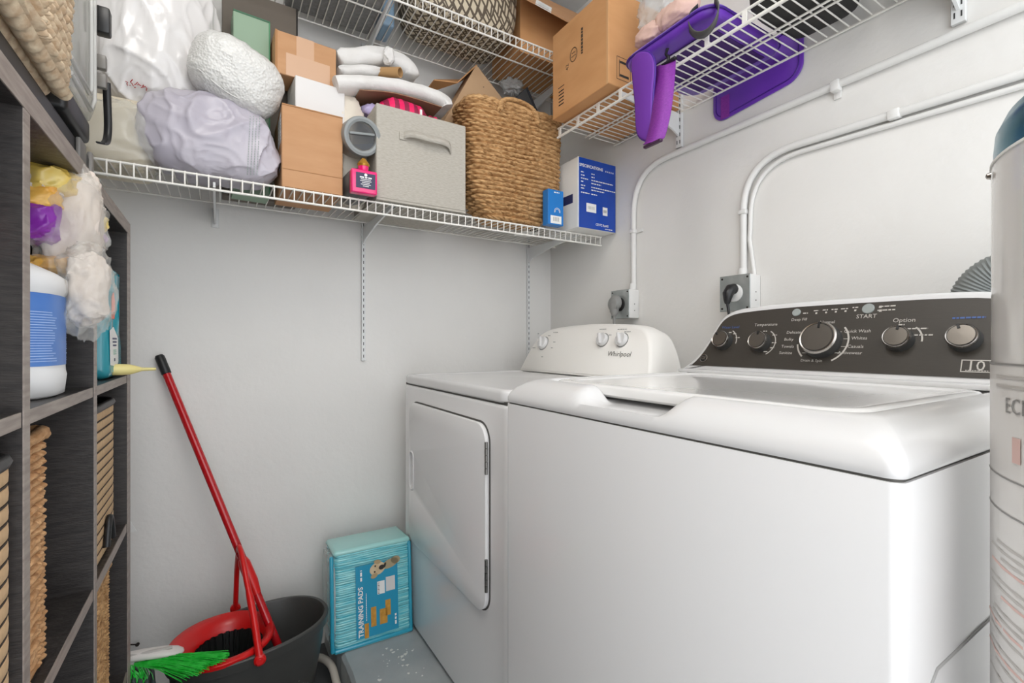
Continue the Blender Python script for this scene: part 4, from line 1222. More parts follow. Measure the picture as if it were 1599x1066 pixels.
t, b, M = carton('white_box', 'plain white box between the two tan cardboard boxes', 'box', .196, .346, 1.600, 1.722, H + .697, H + .829, mat('white_board', 'dcdad8', .6), math.radians(4), G)
build('tape_patch', MB().box(-.072, .0, -.0618, -.0612, H + .70, H + .735, M=M), M_wpaper, t, 0)
t, b, M = carton('cardboard_box', 'tan cardboard box closed with clear tape on the white box', 'box', .143, .324, 1.618, 1.722, H + .8305, H + .962, M_card, math.radians(3), G)
build('tape', MB().box(-.03, .022, -.0528, -.0521, H + .900, H + .962, M=M), M_tape, t, 0)
build('tape', MB().box(-.06, .07, -.0532, -.0522, H + .8315, H + .90, M=M), mat('packing_tape2', 'cba587', .35, coat=.1), t, 0)
build('flap_edge', MB().box(-.0905, -.084, -.0535, -.0515, H + .8305, H + .962, M=M), M_cardin, t, 0)

# cream pillow behind the tumbler
t = thing('foam_pillow', 'cream foam bag wedged between white box and fabric bin', 'packet', (.40, 1.65, ZD))
mb = MB(); blob(mb, (.385, 1.655, H + .645), (.052, .05, .188), (.6, .6), .008, 10, .012, 14, 41, 60, 50, flat_bottom=ZD + .001, lean=(-.01, 0))
build('body', mb, mat('cream_wrap', 'ddd5c6', .5, coat=.1), t, 75)
mb = MB(); blob(mb, (.448, 1.64, H + .795), (.035, .028, .02), (.7, .7), .006, 20, .005, 24, 42, 30, 24)
build('lilac_corner', mb, mat('lilac_film', 'b3a9cf', .3), t, 75)

# tumbler lying on its side, lid towards us
c = pt(566, 213, y=1.50)
t = thing('tumbler', 'grey steel tumbler lying with its dark lid to the front', 'tumbler', (c.x, c.y, c.z - .058))
Mt = at_frame(c, math.radians(4), 0, math.pi / 2 + math.radians(12))        # local z -> -y
M_tum = mat('tumbler_grey', '8b8f8f', .45)
build('cup', MB().lathe([(.0575, -.006), (.059, -.02), (.058, -.05), (.05, -.15), (.045, -.155)], 48, Mt), mat('cup_taupe', 'a39c92', .4), t)
build('lid_ring', MB().lathe([(.0585, -.03), (.0595, -.004), (.057, .004), (.050, .006), (.043, .003), (.041, -.02)], 48, Mt, False, False), M_tum, t)
build('lid_well', MB().lathe([(.0415, -.006), (.041, -.03)], 48, Mt), mat('lid_navy', '16222e', .15, coat=.5), t)
build('lid_bar', MB().box(-.040, .040, .004, .012, -.02, .002, .003, 2, Mt @ Matrix.Rotation(math.radians(8), 4, 'Z')), M_tum, t)
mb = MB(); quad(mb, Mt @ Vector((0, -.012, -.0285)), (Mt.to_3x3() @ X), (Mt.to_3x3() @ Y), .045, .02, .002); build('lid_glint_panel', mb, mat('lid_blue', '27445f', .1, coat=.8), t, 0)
# dark bottle under it, pink bottle in front
t = thing('dark_bottle', 'dark grey bottle lying under the tumbler', 'bottle', (.352, 1.53, ZD))
build('body', MB().lathe([(.040, 0), (.047, .012), (.047, .10), (.042, .13), (.02, .16)], 36, at_frame((.380, 1.508, ZD + .049), math.radians(3), 0, -math.pi / 2)), mat('bottle_dark', '5d5c5d', .35), t)
build('cap', MB().lathe([(.03, -.001), (.03, -.008)], 30, at_frame((.380, 1.508, ZD + .049), math.radians(3), 0, -math.pi / 2)), mat('bottle_dark2', '4a494a', .35), t)
t = thing('pink_bottle', 'small hot pink square bottle with a navy label', 'bottle', (.377, 1.485, ZD))
M_pink = mat('hot_pink', 'e3106f', .25, coat=.5)
build('body', MB().box(.338, .416, 1.462, 1.492, ZD + .001, ZD + .073, .005, 3), M_pink, t)
build('neck', MB().lathe([(.012, .072), (.016, .08), (.016, .088)], 24, at_frame((.377, 1.478, ZD))), M_pink, t)
mb = MB()
for k in range(3): mb.lathe([(.016 - .004 * k, .086 + .006 * k), (.0185 - .0045 * k, .092 + .006 * k), (.014 - .004 * k, .1 + .005 * k)], 20, at_frame((.377, 1.476, ZD)))
build('rose_cap', mb, mat('rose_gold', 'b8862f', .3, metal=.5), t)
lab = build('label', MB().box(.351, .409, 1.4605, 1.4618, ZD + .016, ZD + .062), mat('navy_label', '2b2a4a', .4), t, 0)
mb = MB()
for k, w in enumerate((.018, .03, .024, .034, .03)): quad(mb, (.380, 1.4603, ZD + .022 + k * .0052), X, Z, w, .0018)
bars(mb, (.380, 1.4603, ZD + .0485), X, Z, .036, .004, .0006)
mb.lathe([(.0045, 0), (.0045, .0004)], 16, at_frame((.380, 1.4604, ZD + .0565), 0, 0, math.pi / 2))
build('label_print', mb, M_wpaper, lab, 0)

# fabric bin with a striped pink bag inside
M_lin = mat('oatmeal_fabric', 'b5b0a6', .95, c2='a8a297', scale=70, stretch=(1, 1, 5), bump=.3, bscale=260, bdist=.002)
x0, x1, y0, y1, z0, z1 = .4225, .735, 1.497, 1.79, ZD, H + .760
t = thing('fabric_bin', 'oatmeal fabric cube bin with a cloth handle on the shelf', 'storage bin', (.58, 1.64, ZD))
for nm, a in (('front_wall', (x0, x1, y0, y0 + .006)), ('back_wall', (x0, x1, y1 - .006, y1)), ('side_wall', (x0, x0 + .006, y0 + .0065, y1 - .0065)), ('side_wall', (x1 - .006, x1, y0 + .0065, y1 - .0065))):
    build(nm, MB().box(*a, z0 + .007, z1, .002, 1), M_lin, t)
build('bottom_panel', MB().box(x0, x1, y0, y1, z0, z0 + .0065), M_lin, t, 0)
ha, hb = pt(629, 213, y=y0), pt(704, 234, y=y0)
loop = smooth_poly([(ha.x, ha.z), (ha.x + .025, ha.z + .006), ((ha.x + hb.x) / 2, ha.z + .002), (hb.x - .02, hb.z + .01), (hb.x, hb.z - .006)], 6)
mb = MB(); vs = []
n = len(loop)
for k, (p, q) in enumerate(loop):
    bow = .022 * math.sin(math.pi * k / (n - 1))
    vs += [Vector((p, y0 - .002 - bow, q + .012)), Vector((p, y0 - .002 - bow * 1.1, q - .010))]
mb.add(vs, [(2 * k, 2 * k + 1, 2 * k + 3, 2 * k + 2) for k in range(n - 1)])
o = build('handle', mb, M_lin, t, 70); md = o.modifiers.new('thick', 'SOLIDIFY'); md.thickness = .004
build('handle_tab', MB().box(ha.x - .012, ha.x + .012, y0 - .004, y0 - .0005, ha.z - .012, ha.z + .014, .001, 1), M_lin, t)
M_strp = bpy.data.materials.new('pink_stripes'); M_strp.use_nodes = True
nt = M_strp.node_tree; tc = nt.nodes.new('ShaderNodeTexCoord'); wv = nt.nodes.new('ShaderNodeTexWave'); rp_ = nt.nodes.new('ShaderNodeValToRGB')
wv.bands_direction = 'X'; wv.inputs['Scale'].default_value = 9.5; wv.inputs['Distortion'].default_value = .6
rp_.color_ramp.interpolation = 'CONSTANT'; rp_.color_ramp.elements[0].color = lin('e8145f'); rp_.color_ramp.elements[1].color = lin('8d1740'); rp_.color_ramp.elements[1].position = .52
nt.links.new(tc.outputs['Object'], wv.inputs['Vector']); nt.links.new(wv.outputs['Color'], rp_.inputs['Fac']); nt.links.new(rp_.outputs['Color'], nt.nodes['Principled BSDF'].inputs['Base Color'])
t = thing('striped_bag', 'hot pink striped cloth bag standing in the fabric bin', 'bag', (.56, 1.62, ZD + .01))
mb = MB(); blob(mb, (.545, 1.625, H + .72), (.088, .07, .118), (.5, .45), .005, 12, .006, 18, 51, 60, 44)
build('body', mb, M_strp, t, 70)
mb = MB(); blob(mb, (.652, 1.61, H + .735), (.026, .04, .075), (.6, .5), .004, 14, .005, 20, 52, 36, 30)
build('fold', mb, M_strp, t, 70)
build('white_tag', MB().box(.588, .596, 1.5525, 1.5545, H + .762, H + .805), M_wpaper, t, 0)

# batting: a thick folded pad over the bin, folded towel above, cardboard core
def ribbon(mb, path, y0, y1, th, ny=14, wob=.004, seed=0, taper=True):
    """closed cross-section: path (x, z) thickened by th, extruded from y0 to y1 with soft lumps"""
    n = len(path)
    top, bot = [], []
    for i in range(n):
        p = Vector(path[i]); tg = (Vector(path[min(i + 1, n - 1)]) - Vector(path[max(i - 1, 0)])).normalized()
        nn = Vector((-tg.y, tg.x))
        k = 1.0
        if taper: k = min(1, .35 + min(i, n - 1 - i) * .35)
        top.append(p + nn * th * k); bot.append(p - nn * th * k)
    sec = top + bot[::-1]
    loops = []
    for j in range(ny):
        f = j / (ny - 1); y = y0 + (y1 - y0) * f
        sh = .55 if j in (0, ny - 1) else (.88 if j in (1, ny - 2) else 1)
        cx = [(Vector(path[i]) if i < n else Vector(path[2 * n - 1 - i])) for i in range(2 * n)]
        loops.append([Vector((c_.x + (s_.x - c_.x) * sh, y, c_.y + (s_.y - c_.y) * sh)) + Vector((noise.noise(Vector((s_.x * 20, y * 20, seed))), 0, noise.noise(Vector((s_.x * 18, y * 18, seed + 5))))) * wob for s_, c_ in zip(sec, cx)])
    return mb.loft(loops, True, True)
def xz(u, v, y): p = pt(u, v, y=y); return (p.x, p.z)
yb = 1.57
t = thing('batting_pad', 'thick white quilt batting pad lying across the fabric bin', 'batting', (.55, 1.66, H + .78))
path = smooth_poly([xz(527, 126, yb), xz(560, 124, yb), xz(600, 127, yb), xz(640, 134, yb), xz(675, 143, yb), xz(698, 155, yb), xz(702, 163, yb)], 5)
mb = ribbon(MB(), path, yb, 1.79, .0245, 16, .004, 2, False)
build('pad', mb, M_batt, t, 80)
pathb = smooth_poly([xz(562, 140, yb + .01), xz(610, 144, yb + .01), xz(650, 154, yb + .01), xz(690, 167, yb + .01)], 5)
build('backing_board', ribbon(MB(), pathb, yb + .01, 1.78, .003, 4, 0, 3, False), mat('backing_tan', '8d6a52', .8), t, 60)
yt = 1.625
t = thing('folded_towel', 'white folded towel draped under the upper wire shelf', 'towel', (.45, 1.68, H + .87))
path = smooth_poly([xz(528, 82, yt), xz(555, 83, yt), xz(590, 80, yt), xz(612, 84, yt), xz(630, 93, yt), xz(644, 105, yt), xz(648, 116, yt)], 5)
build('top_fold', ribbon(MB(), path, yt, 1.80, .029, 16, .007, 7), M_batt, t, 80)
path = smooth_poly([xz(528, 106, yt), xz(560, 107, yt), xz(596, 109, yt)], 6)
build('lower_fold', ribbon(MB(), path, yt - .005, 1.80, .018, 14, .004, 9), M_batt, t, 80)
mb = MB(); blob(mb, pt(607, 88, y=yt - .006), (.018, .014, .026), (.9, .9), .004, 30, .007, 40, 61, 36, 30)
build('tuck', mb, M_batt, t, 80)
ca, cb = pt(603, 113, y=1.62), pt(625, 113, y=1.578)
t = thing('cardboard_tube', 'short cardboard tube end inside the folded towel', 'tube', (ca.x, 1.62, ca.z - .02))
Mc = Matrix.Translation(cb) @ (cb - ca).to_track_quat('Z', 'Y').to_matrix().to_4x4()
build('tube_wall', MB().lathe([(.0165, -.10), (.0165, 0), (.0135, 0), (.0135, -.09)], 32, Mc), mat('kraft_tube', 'b08a5c', .8), t)

# tilted cardboard box behind the basket
y = 1.70
ap, lf, rg = pt(744, 101, y=y), pt(690, 195, y=y), pt(812, 190, y=y)
t = thing('cardboard_box', 'tan cardboard box tipped on its corner behind the woven basket', 'box', (.87, 1.73, H + .80), G)
bt = Vector((lf.x + rg.x - ap.x, y, lf.z + rg.z - ap.z))
quadp = [ap, rg, bt, lf]
def pr(p, dy): return Vector((p.x, p.y + dy, p.z))
build('body', MB().loft([[pr(p, 0) for p in quadp], [pr(p, .10) for p in quadp]], True, True), mat('cardboard_pale', 'c2a07c', .8, c2='ba9773', scale=6), t, 0)
fl = pt(676, 128, y=y + .05)
mb = MB().add([ap + Vector((0, -.002, .001)), ap + Vector((0, .125, .001)), fl + Vector((0, .10, 0)), fl + Vector((-.004, -.02, .0)), pt(714, 128, y=y - .004)], [(0, 1, 2, 3, 4)])
o = build('open_flap', mb, M_card2, t, 0); md = o.modifiers.new('thick', 'SOLIDIFY'); md.thickness = .004
mb = MB()
for u, v, w, h in ((752, 161, .010, .018), (747, 169, .012, .006), (755, 136, .004, .004)): quad(mb, pt(u, v, y=y - .0008), X, Z, w, h)
build('ink_marks', mb, M_ink, t, 0)
# dark box leaning beside it
y = 1.72
t = thing('dark_box', 'charcoal box leaning in the corner behind the woven basket', 'box', (1.17, 1.75, H + .78), G)
q4 = [pt(823, 136, y=y), pt(846, 190, y=y), pt(846, 232, y=y), pt(796, 232, y=y), pt(793, 166, y=y)]
build('body', MB().loft([q4, [pr(p, .07) for p in q4]], True, True), mat('charcoal_board', '4a4b4c', .7), t, 0)
build('side_face', MB().loft([[pr(p, -.001) for p in q4[:2]] + [pr(q4[1], -.001) + Vector((-.012, 0, 0)), pr(q4[0], -.001) + Vector((-.006, 0, -.01))], [pr(p, -.003) for p in q4[:2]] + [pr(q4[1], -.003) + Vector((-.012, 0, 0)), pr(q4[0], -.003) + Vector((-.006, 0, -.01))]], True, True), mat('charcoal_edge', '34353a', .6), t, 0)

# woven basket
t = thing('woven_basket', 'round cornered seagrass basket with rope handles on the shelf', 'basket', (.965, 1.66, ZD))
def bs(q):
    k = 1 - .42 * max(0, 1 - q / .42) ** 2.4
    return ((.196 + .014 * q) * k, (.088 + .006 * q) * k)
mb = woven(MB(), (.968, 1.592, 0), bs, ZD + .008, H + .882, 25, .036, .021, .42, .9, 17, None, .9, 6, 6, rough=.007)
build('body', mb, M_sea, t, 80)
lp = [Vector((.968, 1.592, H + .884)) + superloop(.21, .094, .42, k / 90) + Vector((0, 0, .003 * math.sin(k * 1.9))) for k in range(90)]
build('rim', MB().tube(lp, .009, 8, True), M_sea, t, 80)
for sy, nm in ((-1, 1), (1, 2)):
    yy = 1.592 + sy * .094
    base = smooth_poly([(.870, .848), (.880, .882), (.910, .899), (.960, .902), (1.005, .892), (1.030, .868), (1.035, .838)], 8)
    for ph in (0, 2.094, 4.189):
        pts = [Vector((p + .006 * math.cos(k * .75 + ph), yy + sy * .006 + .006 * math.sin(k * .75 + ph), H + q)) for k, (p, q) in enumerate(base)]
        build('handle_strand', MB().tube(pts, .0065, 8), M_sea, t, 80)

# blue boxes at the right end
x0, x1, yb0, yb1, zz1 = 1.145, 1.368, 1.440, 1.61, H + .708
M_bluec = mat('blue_print_board', '0d3f9e', .3, c2='0f46ab', scale=8, coat=.2)
t = thing('electronics_box', 'white and royal blue box printed SPECIFICATIONS at the shelf end', 'box', (1.27, 1.52, ZD))
pl = [pt(873, 356, y=1.56), pt(908, 358, y=1.44), pt(955, 366, y=1.44)]
xa, xb = pt(903, 300, y=1.44).x, pt(961, 300, y=1.44).x
za, zb3 = ZD, pt(908, 245, y=1.44).z
build('body', MB().box(xa, xb, 1.4405, 1.66, za, zb3, .0015, 1), M_wpaper, t)
fp = build('blue_face', MB().box(xa + .003, xb - .001, 1.4385, 1.4404, za + .001, zb3 - .002), M_bluec, t, 0)
w, h = xb - xa, zb3 - za
def F2(p, q): return Vector((xa + p * w, 1.4384, za + q * h))
mb = MB()
text_mb(mb, 'SPECIFICATIONS', F2(.33, .885), X, Z, .0165, .0005, bold=.0004)
for k in range(5): quad(mb, F2(.72 + k * .05, .875), X, Z, .004, .006, .0005)
rows = (('Type', 'Wi-Fi', .79), ('Power', '5V 2A', .745), ('Resolution', '1080p full picture up to 30 frames', .70), ('Lens', 'wide angle view', .655), ('Sensor', 'motion and sound detection with alerts', .60), ('Audio', 'two way talk speaker', .56), ('Compatibility', 'phone app', .50))
for a_, b_, q in rows:
    bars(mb, F2(.06, q) + X * len(a_) * .0018, X, Z, len(a_) * .0036, .0042, .0005); bars(mb, F2(.33, q) + X * len(b_) * .0017, X, Z, len(b_) * .0034, .0038, .0005)
text_mb(mb, 'CE FC RoHS', F2(.62, .075), X, Z, .013, .0005, bold=.0003); bars(mb, F2(.8, .03), X, Z, .04, .003, .0005)
build('lettering', mb, M_wpaper, fp, 0)
for (p, q, ww, hh) in ((.33, .30, .26, .125), (.70, .285, .13, .12)):
    mb = MB(); quad(mb, F2(p, q), X, Z, ww * w, hh * h, .0006); st = build('sticker', mb, M_wpaper, fp, 0)
    mb = MB()
    for k in range(6): quad(mb, F2(p - ww * .32 + k * ww * .12, q), X, Z, .0018, hh * h * .35, .001)
    build('sticker_print', mb, M_grey_pl, st, 0)
cpt = pt(886, 313, x=xa)
tq = build('printed_camera', MB().box(xa - .0012, xa - .0002, cpt.y - .035, cpt.y + .045, cpt.z - .018, cpt.z + .018, .0004, 1), mat('camera_print', '2a3462', .4), t)
build('printed_lens', MB().lathe([(.022, 0), (.022, .0014)], 24, at_frame((xa, cpt.y + .05, cpt.z - .004), 0, -math.pi / 2)), MATS['camera_print'], t)
t = thing('small_blue_box', 'narrow bright blue box beside the woven basket', 'box', (1.135, 1.48, ZD))
sx0, sx1 = pt(856, 340, y=1.462).x, pt(880, 340, y=1.462).x
szt = pt(866, 296, y=1.462).z
build('body', MB().box(sx0, sx1, 1.462, 1.498, ZD, szt, .0015, 1), mat('bright_blue_board', '1f78c4', .35), t)
mb = MB(); quad(mb, ((sx0 + sx1) / 2, 1.4618, ZD + .020), X, Z, (sx1 - sx0) * .7, .030); lb = build('sticker', mb, M_wpaper, t, 0)
mb = MB()
for k in range(6): quad(mb, ((sx0 + sx1) / 2 - .012 + k * .005, 1.4615, ZD + .022), X, Z, .002, .016)
build('sticker_print', mb, M_grey_pl, lb, 0)
mb = MB()
for r in (.014, .010): mb.tube([Vector(((sx0 + sx1) / 2 + .006 + r * math.cos(a), 1.4614, ZD + .052 + r * math.sin(a))) for a in [math.pi * (k / 14) * 1.2 - .3 for k in range(15)]], .0008, 5)
bars(mb, ((sx0 + sx1) / 2 + .003, 1.4616, szt - .010), X, Z, .026, .004, .0004)
build('white_print', mb, M_wpaper, t, 0)
t = thing('printed_box', 'small white box with black print behind the basket base', 'box', (1.10, 1.57, ZD))
build('body', MB().box(1.055, 1.135, 1.608, 1.70, ZD, ZD + .055, .002, 1), M_wpaper, t)
mb = MB(); bars(mb, (1.10, 1.6078, ZD + .012), X, Z, .06, .016, .0006, .008); build('lettering', mb, M_ink, t, 0)

# ------------------------------------------------------------------ upper back shelf
ZD2 = ZF2 + .005
t = thing('grey_bin', 'grey fabric bin on the upper wire shelf', 'storage bin', (.33, 1.67, ZD2))
build('body', MB().box(.19, .478, 1.53, 1.80, ZD2, ZD2 + .29, .012, 3), mat('grey_felt', '8d8c8a', .95, c2='7f7e7c', scale=80, bump=.3, bscale=200, bdist=.002), t)
build('rim', MB().box(.186, .482, 1.526, 1.804, ZD2 + .27, ZD2 + .296, .006, 2), mat('grey_felt_dark', '5b5a59', .95), t)
t = thing('blue_tub', 'pale blue plastic tub on the upper shelf between bins', 'tub', (.53, 1.74, ZD2))
build('body', MB().box(.50, .548, 1.70, 1.81, ZD2, ZD2 + .10, .01, 3), mat('pale_blue_plastic', '8ba6bd', .35), t)
build('lid', MB().box(.497, .551, 1.697, 1.813, ZD2 + .10, ZD2 + .112, .004, 2), mat('pale_blue_lid', '9db6ca', .35), t)
# patterned bag: woven-look zigzag print
M_pat = bpy.data.materials.new('zigzag_print'); M_pat.use_nodes = True
nt = M_pat.node_tree; pb_ = nt.nodes['Principled BSDF']; pb_.inputs['Roughness'].default_value = .6
tc = nt.nodes.new('ShaderNodeTexCoord')
def brick(rot, sc):
    mp = nt.nodes.new('ShaderNodeMapping'); mp.inputs['Rotation'].default_value = rot
    nt.links.new(tc.outputs['Object'], mp.inputs['Vector'])
    b_ = nt.nodes.new('ShaderNodeTexBrick'); b_.inputs['Scale'].default_value = sc
    b_.inputs['Color1'].default_value = b_.inputs['Color2'].default_value = lin('c4b79f'); b_.inputs['Mortar'].default_value = lin('54483a')
    b_.inputs['Mortar Size'].default_value = .05; b_.inputs['Brick Width'].default_value = .8; b_.inputs['Row Height'].default_value = .38
    nt.links.new(mp.outputs['Vector'], b_.inputs['Vector']); return b_
b1_, b2_ = brick((.35, .2, .8), 17), brick((.35, .2, -.6), 17)
mx = nt.nodes.new('ShaderNodeMix'); mx.data_type = 'RGBA'; mx.blend_type = 'DARKEN'; mx.inputs[0].default_value = 1
nt.links.new(b1_.outputs['Color'], mx.inputs[6]); nt.links.new(b2_.outputs['Color'], mx.inputs[7]); nt.links.new(mx.outputs[2], pb_.inputs['Base Color'])
t = thing('patterned_bag', 'large beige bag with a dark zigzag print on the upper shelf', 'bag', (.78, 1.66, ZD2))
M_bag = at_frame((.78, 1.655, ZD2 + .165))
mb = MB(); blob(mb, (0, 0, 0), (.208, .135, .165), (.35, .4), .006, 6, 0, 10, 71, 72, 48); mb.xf(M_bag)
mb.v = [Vector((p.x, p.y, max(p.z, ZD2 + .001))) for p in mb.v]
build('body', mb, M_pat, t, 60)
for xx in (.66, .90):
    pts = [Vector((xx, 1.62 + .07 * math.cos(a), ZD2 + .32 + .10 * math.sin(a))) for a in [math.pi * k / 14 for k in range(15)]]
    build('carry_strap', MB().tube(pts, .009, 10, False, .5), mat('strap_brown', '4b3f33', .7), t, 70)
# open carton with a hanging flap
t = thing('open_carton', 'open cardboard carton with a labelled flap on the upper shelf', 'box', (1.17, 1.69, ZD2), G)
cx0, cx1, cy0, cy1, cz1 = 1.012, 1.352, 1.575, 1.80, ZD2 + .25
for nm, a in (('front_wall', (cx0, cx1, cy0, cy0 + .004)), ('back_wall', (cx0, cx1, cy1 - .004, cy1)), ('side_wall', (cx0, cx0 + .004, cy0 + .0045, cy1 - .0045)), ('side_wall', (cx1 - .004, cx1, cy0 + .0045, cy1 - .0045))):
    build(nm, MB().box(*a, ZD2 + .005, cz1), M_card2, t, 0)
build('bottom_panel', MB().box(cx0, cx1, cy0, cy1, ZD2, ZD2 + .0045), M_card2, t, 0)
fa, fb = Vector((.93, 1.452, H + 1.262)), Vector((1.235, 1.452, H + 1.240))
f0, f1 = Vector((cx0, cy0, cz1)), Vector((cx1, cy0, cz1))
mb = MB().add([f0, f1, fb, fa], [(0, 1, 2, 3)])
o = build('flap', mb, M_card, t, 0); md = o.modifiers.new('thick', 'SOLIDIFY'); md.thickness = .004
la, lb_ = fa.lerp(fb, .22), fa.lerp(fb, .46)
up_f = ((f0 + f1) / 2 - (fa + fb) / 2).normalized()
nf = (fb - fa).normalized().cross(up_f)
mb = MB().add([la - up_f * .016 + nf * .004, lb_ - up_f * .016 + nf * .004, lb_ + up_f * .09 + nf * .004, la + up_f * .09 + nf * .004], [(0, 1, 2, 3)])
lb2 = build('label', mb, M_wpaper, t, 0)
mb = MB()
for k in range(5): quad(mb, la.lerp(lb_, .5) + up_f * (.0 + k * .012) + nf * .0046, (fb - fa), up_f, .05, .002, 0)
build('label_print', mb, M_grey_pl, lb2, 0)
t = thing('crumpled_film', 'crumpled clear plastic film under the upper shelf by the charcoal box', 'plastic film', (1.14, 1.71, H + 1.05))
mb = MB(); blob(mb, pt(800, 134, y=1.76), (.045, .03, .03), (.8, .8), .012, 26, .018, 34, 81, 50, 36)
build('body', mb, film('crumple_film', (.93, .94, .95), .4, .1), t, 75)

# ------------------------------------------------------------------ shelf over the washer
ZD3 = ZF3 + .005
t = thing('big_carton', 'big brown moving carton at the end of the right shelf', 'box', (1.2, 1.26, ZD3))
bx0, bx1, by0, by1, bz1 = 1.050, 1.385, 1.116, 1.412, H + 1.135
build('body', MB().box(bx0, bx1, by0, by1, ZD3, bz1, .002, 1), M_card2, t)
build('lit_edge_strip', MB().box(bx0 - .0006, bx0 + .004, by0 + .002, by0 + .010, ZD3 + .001, bz1), mat('cardboard_lit_edge', 'c99c6e', .7), t, 0)  # lighter strip painting the light caught along the carton's near edge
def C1(y, z): return Vector((bx0, y, H + z))
mb = MB()
ln = -Y
for r in (.021, .0195): mb.tube([C1(1.29, 1.005) + Vector((-.0006, .019 * math.cos(a) * r / .021, r * 1.15 * math.sin(a))) for a in [6.283 * k / 28 for k in range(28)]], .0006, 4, True)
bars(mb, C1(1.29, 1.012), ln, Z, .020, .003, .0006); bars(mb, C1(1.29, 1.000), ln, Z, .024, .003, .0006)
bars(mb, C1(1.245, 1.030), Z, Y, .09, .009, .0006, .008)
text_mb(mb, '42', C1(1.325, .978), Z, Y, .022, .0006)
for k in range(5): quad(mb, C1(1.360, .862 + k * .012), ln, Z, .030, .0045)
quad(mb, C1(1.360, .925), ln, Z, .036, .003)
build('side_print', mb, M_ink, t, 0)
mb = MB()
def C2(x, z): return Vector((x, by0, H + z))
for (x, z, w_, h_) in ((1.115, .922, .060, .0018), (1.115, .850, .060, .0018), (1.085, .886, .0018, .073), (1.145, .886, .0018, .073), (1.118, .907, .04, .008), (1.118, .864, .04, .008), (1.096, .886, .0025, .055)): quad(mb, C2(x, z), X, Z, w_, h_)
build('front_print', mb, M_ink, t, 0)
# purple padded bag with straps
M_purp = mat('purple_nylon', '5a1fa0', .45, c2='6526ad', scale=12, sheen=.3)
M_web = mat('purple_webbing', '86309c', .6, c2='77278c', scale=160, stretch=(1, 1, 3))
M_pdark = mat('purple_dark_nylon', '3a1560', .6)
t = thing('purple_bag', 'purple padded bag with hanging straps on the shelf over the washer', 'bag', (1.2, .9, ZD3))
def slab_rr(x0, x1, y0, y1, r, z0, z1, e):
    return MB().loft([rrect(x0 + i, x1 - i, y0 + i, y1 - i, r, z, 8) for i, z in ((e, z0), (e * .3, z0 + e * .4), (0, (z0 + z1) / 2), (e * .3, z1 - e * .4), (e, z1))], True, True)
build('base_pad', slab_rr(1.036, 1.372, .735, 1.050, .05, ZD3 + .001, ZD3 + .036, .012), M_purp, t, 50)
edge = [Vector((p.x, p.y, ZD3 + .020)) for p in rrect(1.0345, 1.3735, .7335, 1.0515, .052, 0, 8)]
build('piping', MB().tube(edge, .0035, 6, True), mat('piping_purple', '3d1180', .4), t, 80)
build('underside_panel', MB().box(1.10, 1.34, .78, 1.0, ZD3 - .0005, ZD3 + .002), M_pdark, t, 0)
# rear pouch hanging between rail and wall
pp = [(p.x, p.y) for p in rrect(.700, .985, H + .735, H + .90, .045, 0, 8)]
pp = [(y, z + (y - .84) * -.10) for y, z in pp]
build('rear_pouch', MB().plate(pp, None, 1.3915, 1.3985, lambda p, q, s: Vector((s, p, q)), .003), M_purp, t, 50)
build('pouch_piping', MB().tube([Vector((1.392, y, z)) for y, z in inset2(pp, .012)], .0022, 6, True), MATS['piping_purple'], t, 80)
build('pouch_band', MB().box(1.3895, 1.3914, .925, .955, H + .728, H + .80), M_web, t, 0)
# shoulder pad and webbing loop
def strap(pts, w, th, mat_, name, tx=Y):
    s = sm3(pts, 6); mb = MB(); vs = []
    for i, p in enumerate(s):
        vs += [p - tx * w[0] / 2 if isinstance(w, tuple) else p - tx * w / 2, p + tx * (w[0] if isinstance(w, tuple) else w) / 2]
    mb.add(vs, [(2 * k, 2 * k + 1, 2 * k + 3, 2 * k + 2) for k in range(len(s) - 1)])
    o = build(name, mb, mat_, t, 70); md = o.modifiers.new('thick', 'SOLIDIFY'); md.thickness = th; md.offset = 0
    return o
ps = [pt(u, v, x=1.035) for u, v in ((1008, 84), (1006, 110), (1007, 150), (1010, 190), (1014, 214), (1019, 224))]
outl = [pt(u, v, x=1.03) for u, v in ((988, 105), (990, 92), (1000, 82), (1014, 82), (1022, 92), (1024, 110), (1021, 150), (1020, 190), (1022, 218), (1012, 221), (1000, 215), (995, 200), (993, 160), (990, 130))]
o2 = smooth_poly([(p.y, p.z) for p in outl] + [(outl[0].y, outl[0].z)], 3)[:-1]
sp = build('shoulder_pad', MB().plate(o2, None, 1.022, 1.036, lambda p, q, s: Vector((s, p, q)), .005), mat('pad_purple', '6a2c9c', .6), t, 50)
build('pad_edge', MB().tube([Vector((1.028, y, z)) for y, z in o2], .003, 6, True), MATS['piping_purple'], sp, 80)
strap([pt(1040, 98, x=1.06), pt(1037, 140, x=1.04), pt(1032, 180, x=1.03), pt(1024, 214, x=1.02), pt(1019, 222, x=1.016)], .056, .003, M_web, 'webbing', (Y * .95 - X * .3).normalized())
cb_ = pt(1019, 223, x=1.018)
build('slider_buckle', MB().box(1.012, 1.024, cb_.y - .032, cb_.y + .03, cb_.z - .007, cb_.z + .001, .002, 1), mat('buckle_plum', '3b1a3a', .4), t)
k0, k1 = pt(1043, 74, x=1.07), pt(1042, 97, x=1.06)
build('swivel_clip', MB().tube(sm3([k0, k0.lerp(k1, .4) + Vector((0, .006, 0)), k0.lerp(k1, .7) - Vector((0, .004, 0)), k1], 5), .004, 8), M_black, t, 80)
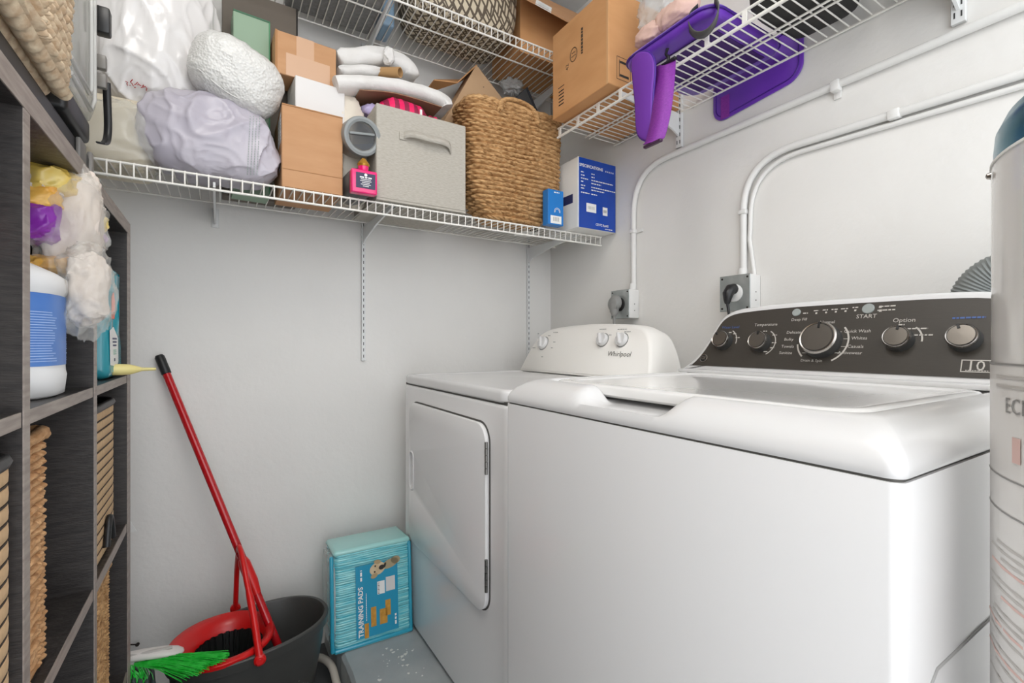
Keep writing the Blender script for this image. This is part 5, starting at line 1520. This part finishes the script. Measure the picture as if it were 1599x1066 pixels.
build('clip_bar', MB().box(1.054, 1.066, k1.y - .03, k1.y + .03, k1.z - .006, k1.z + .002, .002, 1), M_black, t)
hl = [pt(u, v, x=1.05) for u, v in ((1090, 12), (1078, 25), (1076, 42), (1086, 54), (1102, 52), (1116, 36), (1122, 14), (1116, 0))]
strap(hl, .030, .003, mat('grey_webbing', '4c4b49', .6), 'grab_loop', (X * .8 + Y * .6).normalized())
# pink bundle in clear plastic on top of it
t = thing('pink_bundle', 'pale pink cloth bundle in clear plastic on the purple bag', 'bundle', (1.08, .98, ZD3 + .04))
mb = MB(); blob(mb, pt(1018, 54, x=1.10), (.03, .055, .028), (.8, .8), .006, 18, .006, 22, 91, 50, 36); build('cloth_roll', mb, mat('pale_pink_cloth', 'dcb9ac', .8, bump=.2, bscale=60), t, 75)
mb = MB(); blob(mb, pt(1056, 24, x=1.10), (.03, .07, .036), (.8, .8), .006, 16, .006, 20, 92, 50, 36); build('cloth_roll', mb, MATS['pale_pink_cloth'], t, 75)
mb = MB(); blob(mb, pt(1036, 12, x=1.16), (.05, .075, .060), (.7, .7), .012, 14, .014, 20, 93, 60, 44); build('clear_sleeve', mb, film('sleeve_film', (.96, .96, .96), .4, .12), t, 75)
# black bags further along the shelf
for (y0, y1, h_, lab_, sd) in ((.535, .712, .09, 'black soft pouch on the shelf next to the purple bag', 101), (.345, .515, .11, 'black soft case furthest along the shelf over the washer', 102)):
    t = thing('black_pouch', lab_, 'pouch', (1.24, (y0 + y1) / 2, ZD3), 'black pouches on the right shelf')
    mb = MB(); blob(mb, (1.245, (y0 + y1) / 2, ZD3 + h_ / 2), (.125, (y1 - y0) / 2, h_ / 2), (.4, .4), .004, 12, .003, 18, sd, 50, 34, flat_bottom=ZD3 + .001)
    build('body', mb, mat('black_nylon', '2a2928', .7), t, 70)
    build('zip', MB().tube([Vector((1.12, y0 + .02, ZD3 + h_ * .55)), Vector((1.118, y1 - .02, ZD3 + h_ * .55))], .0025, 6), M_grey_pl, t, 70)
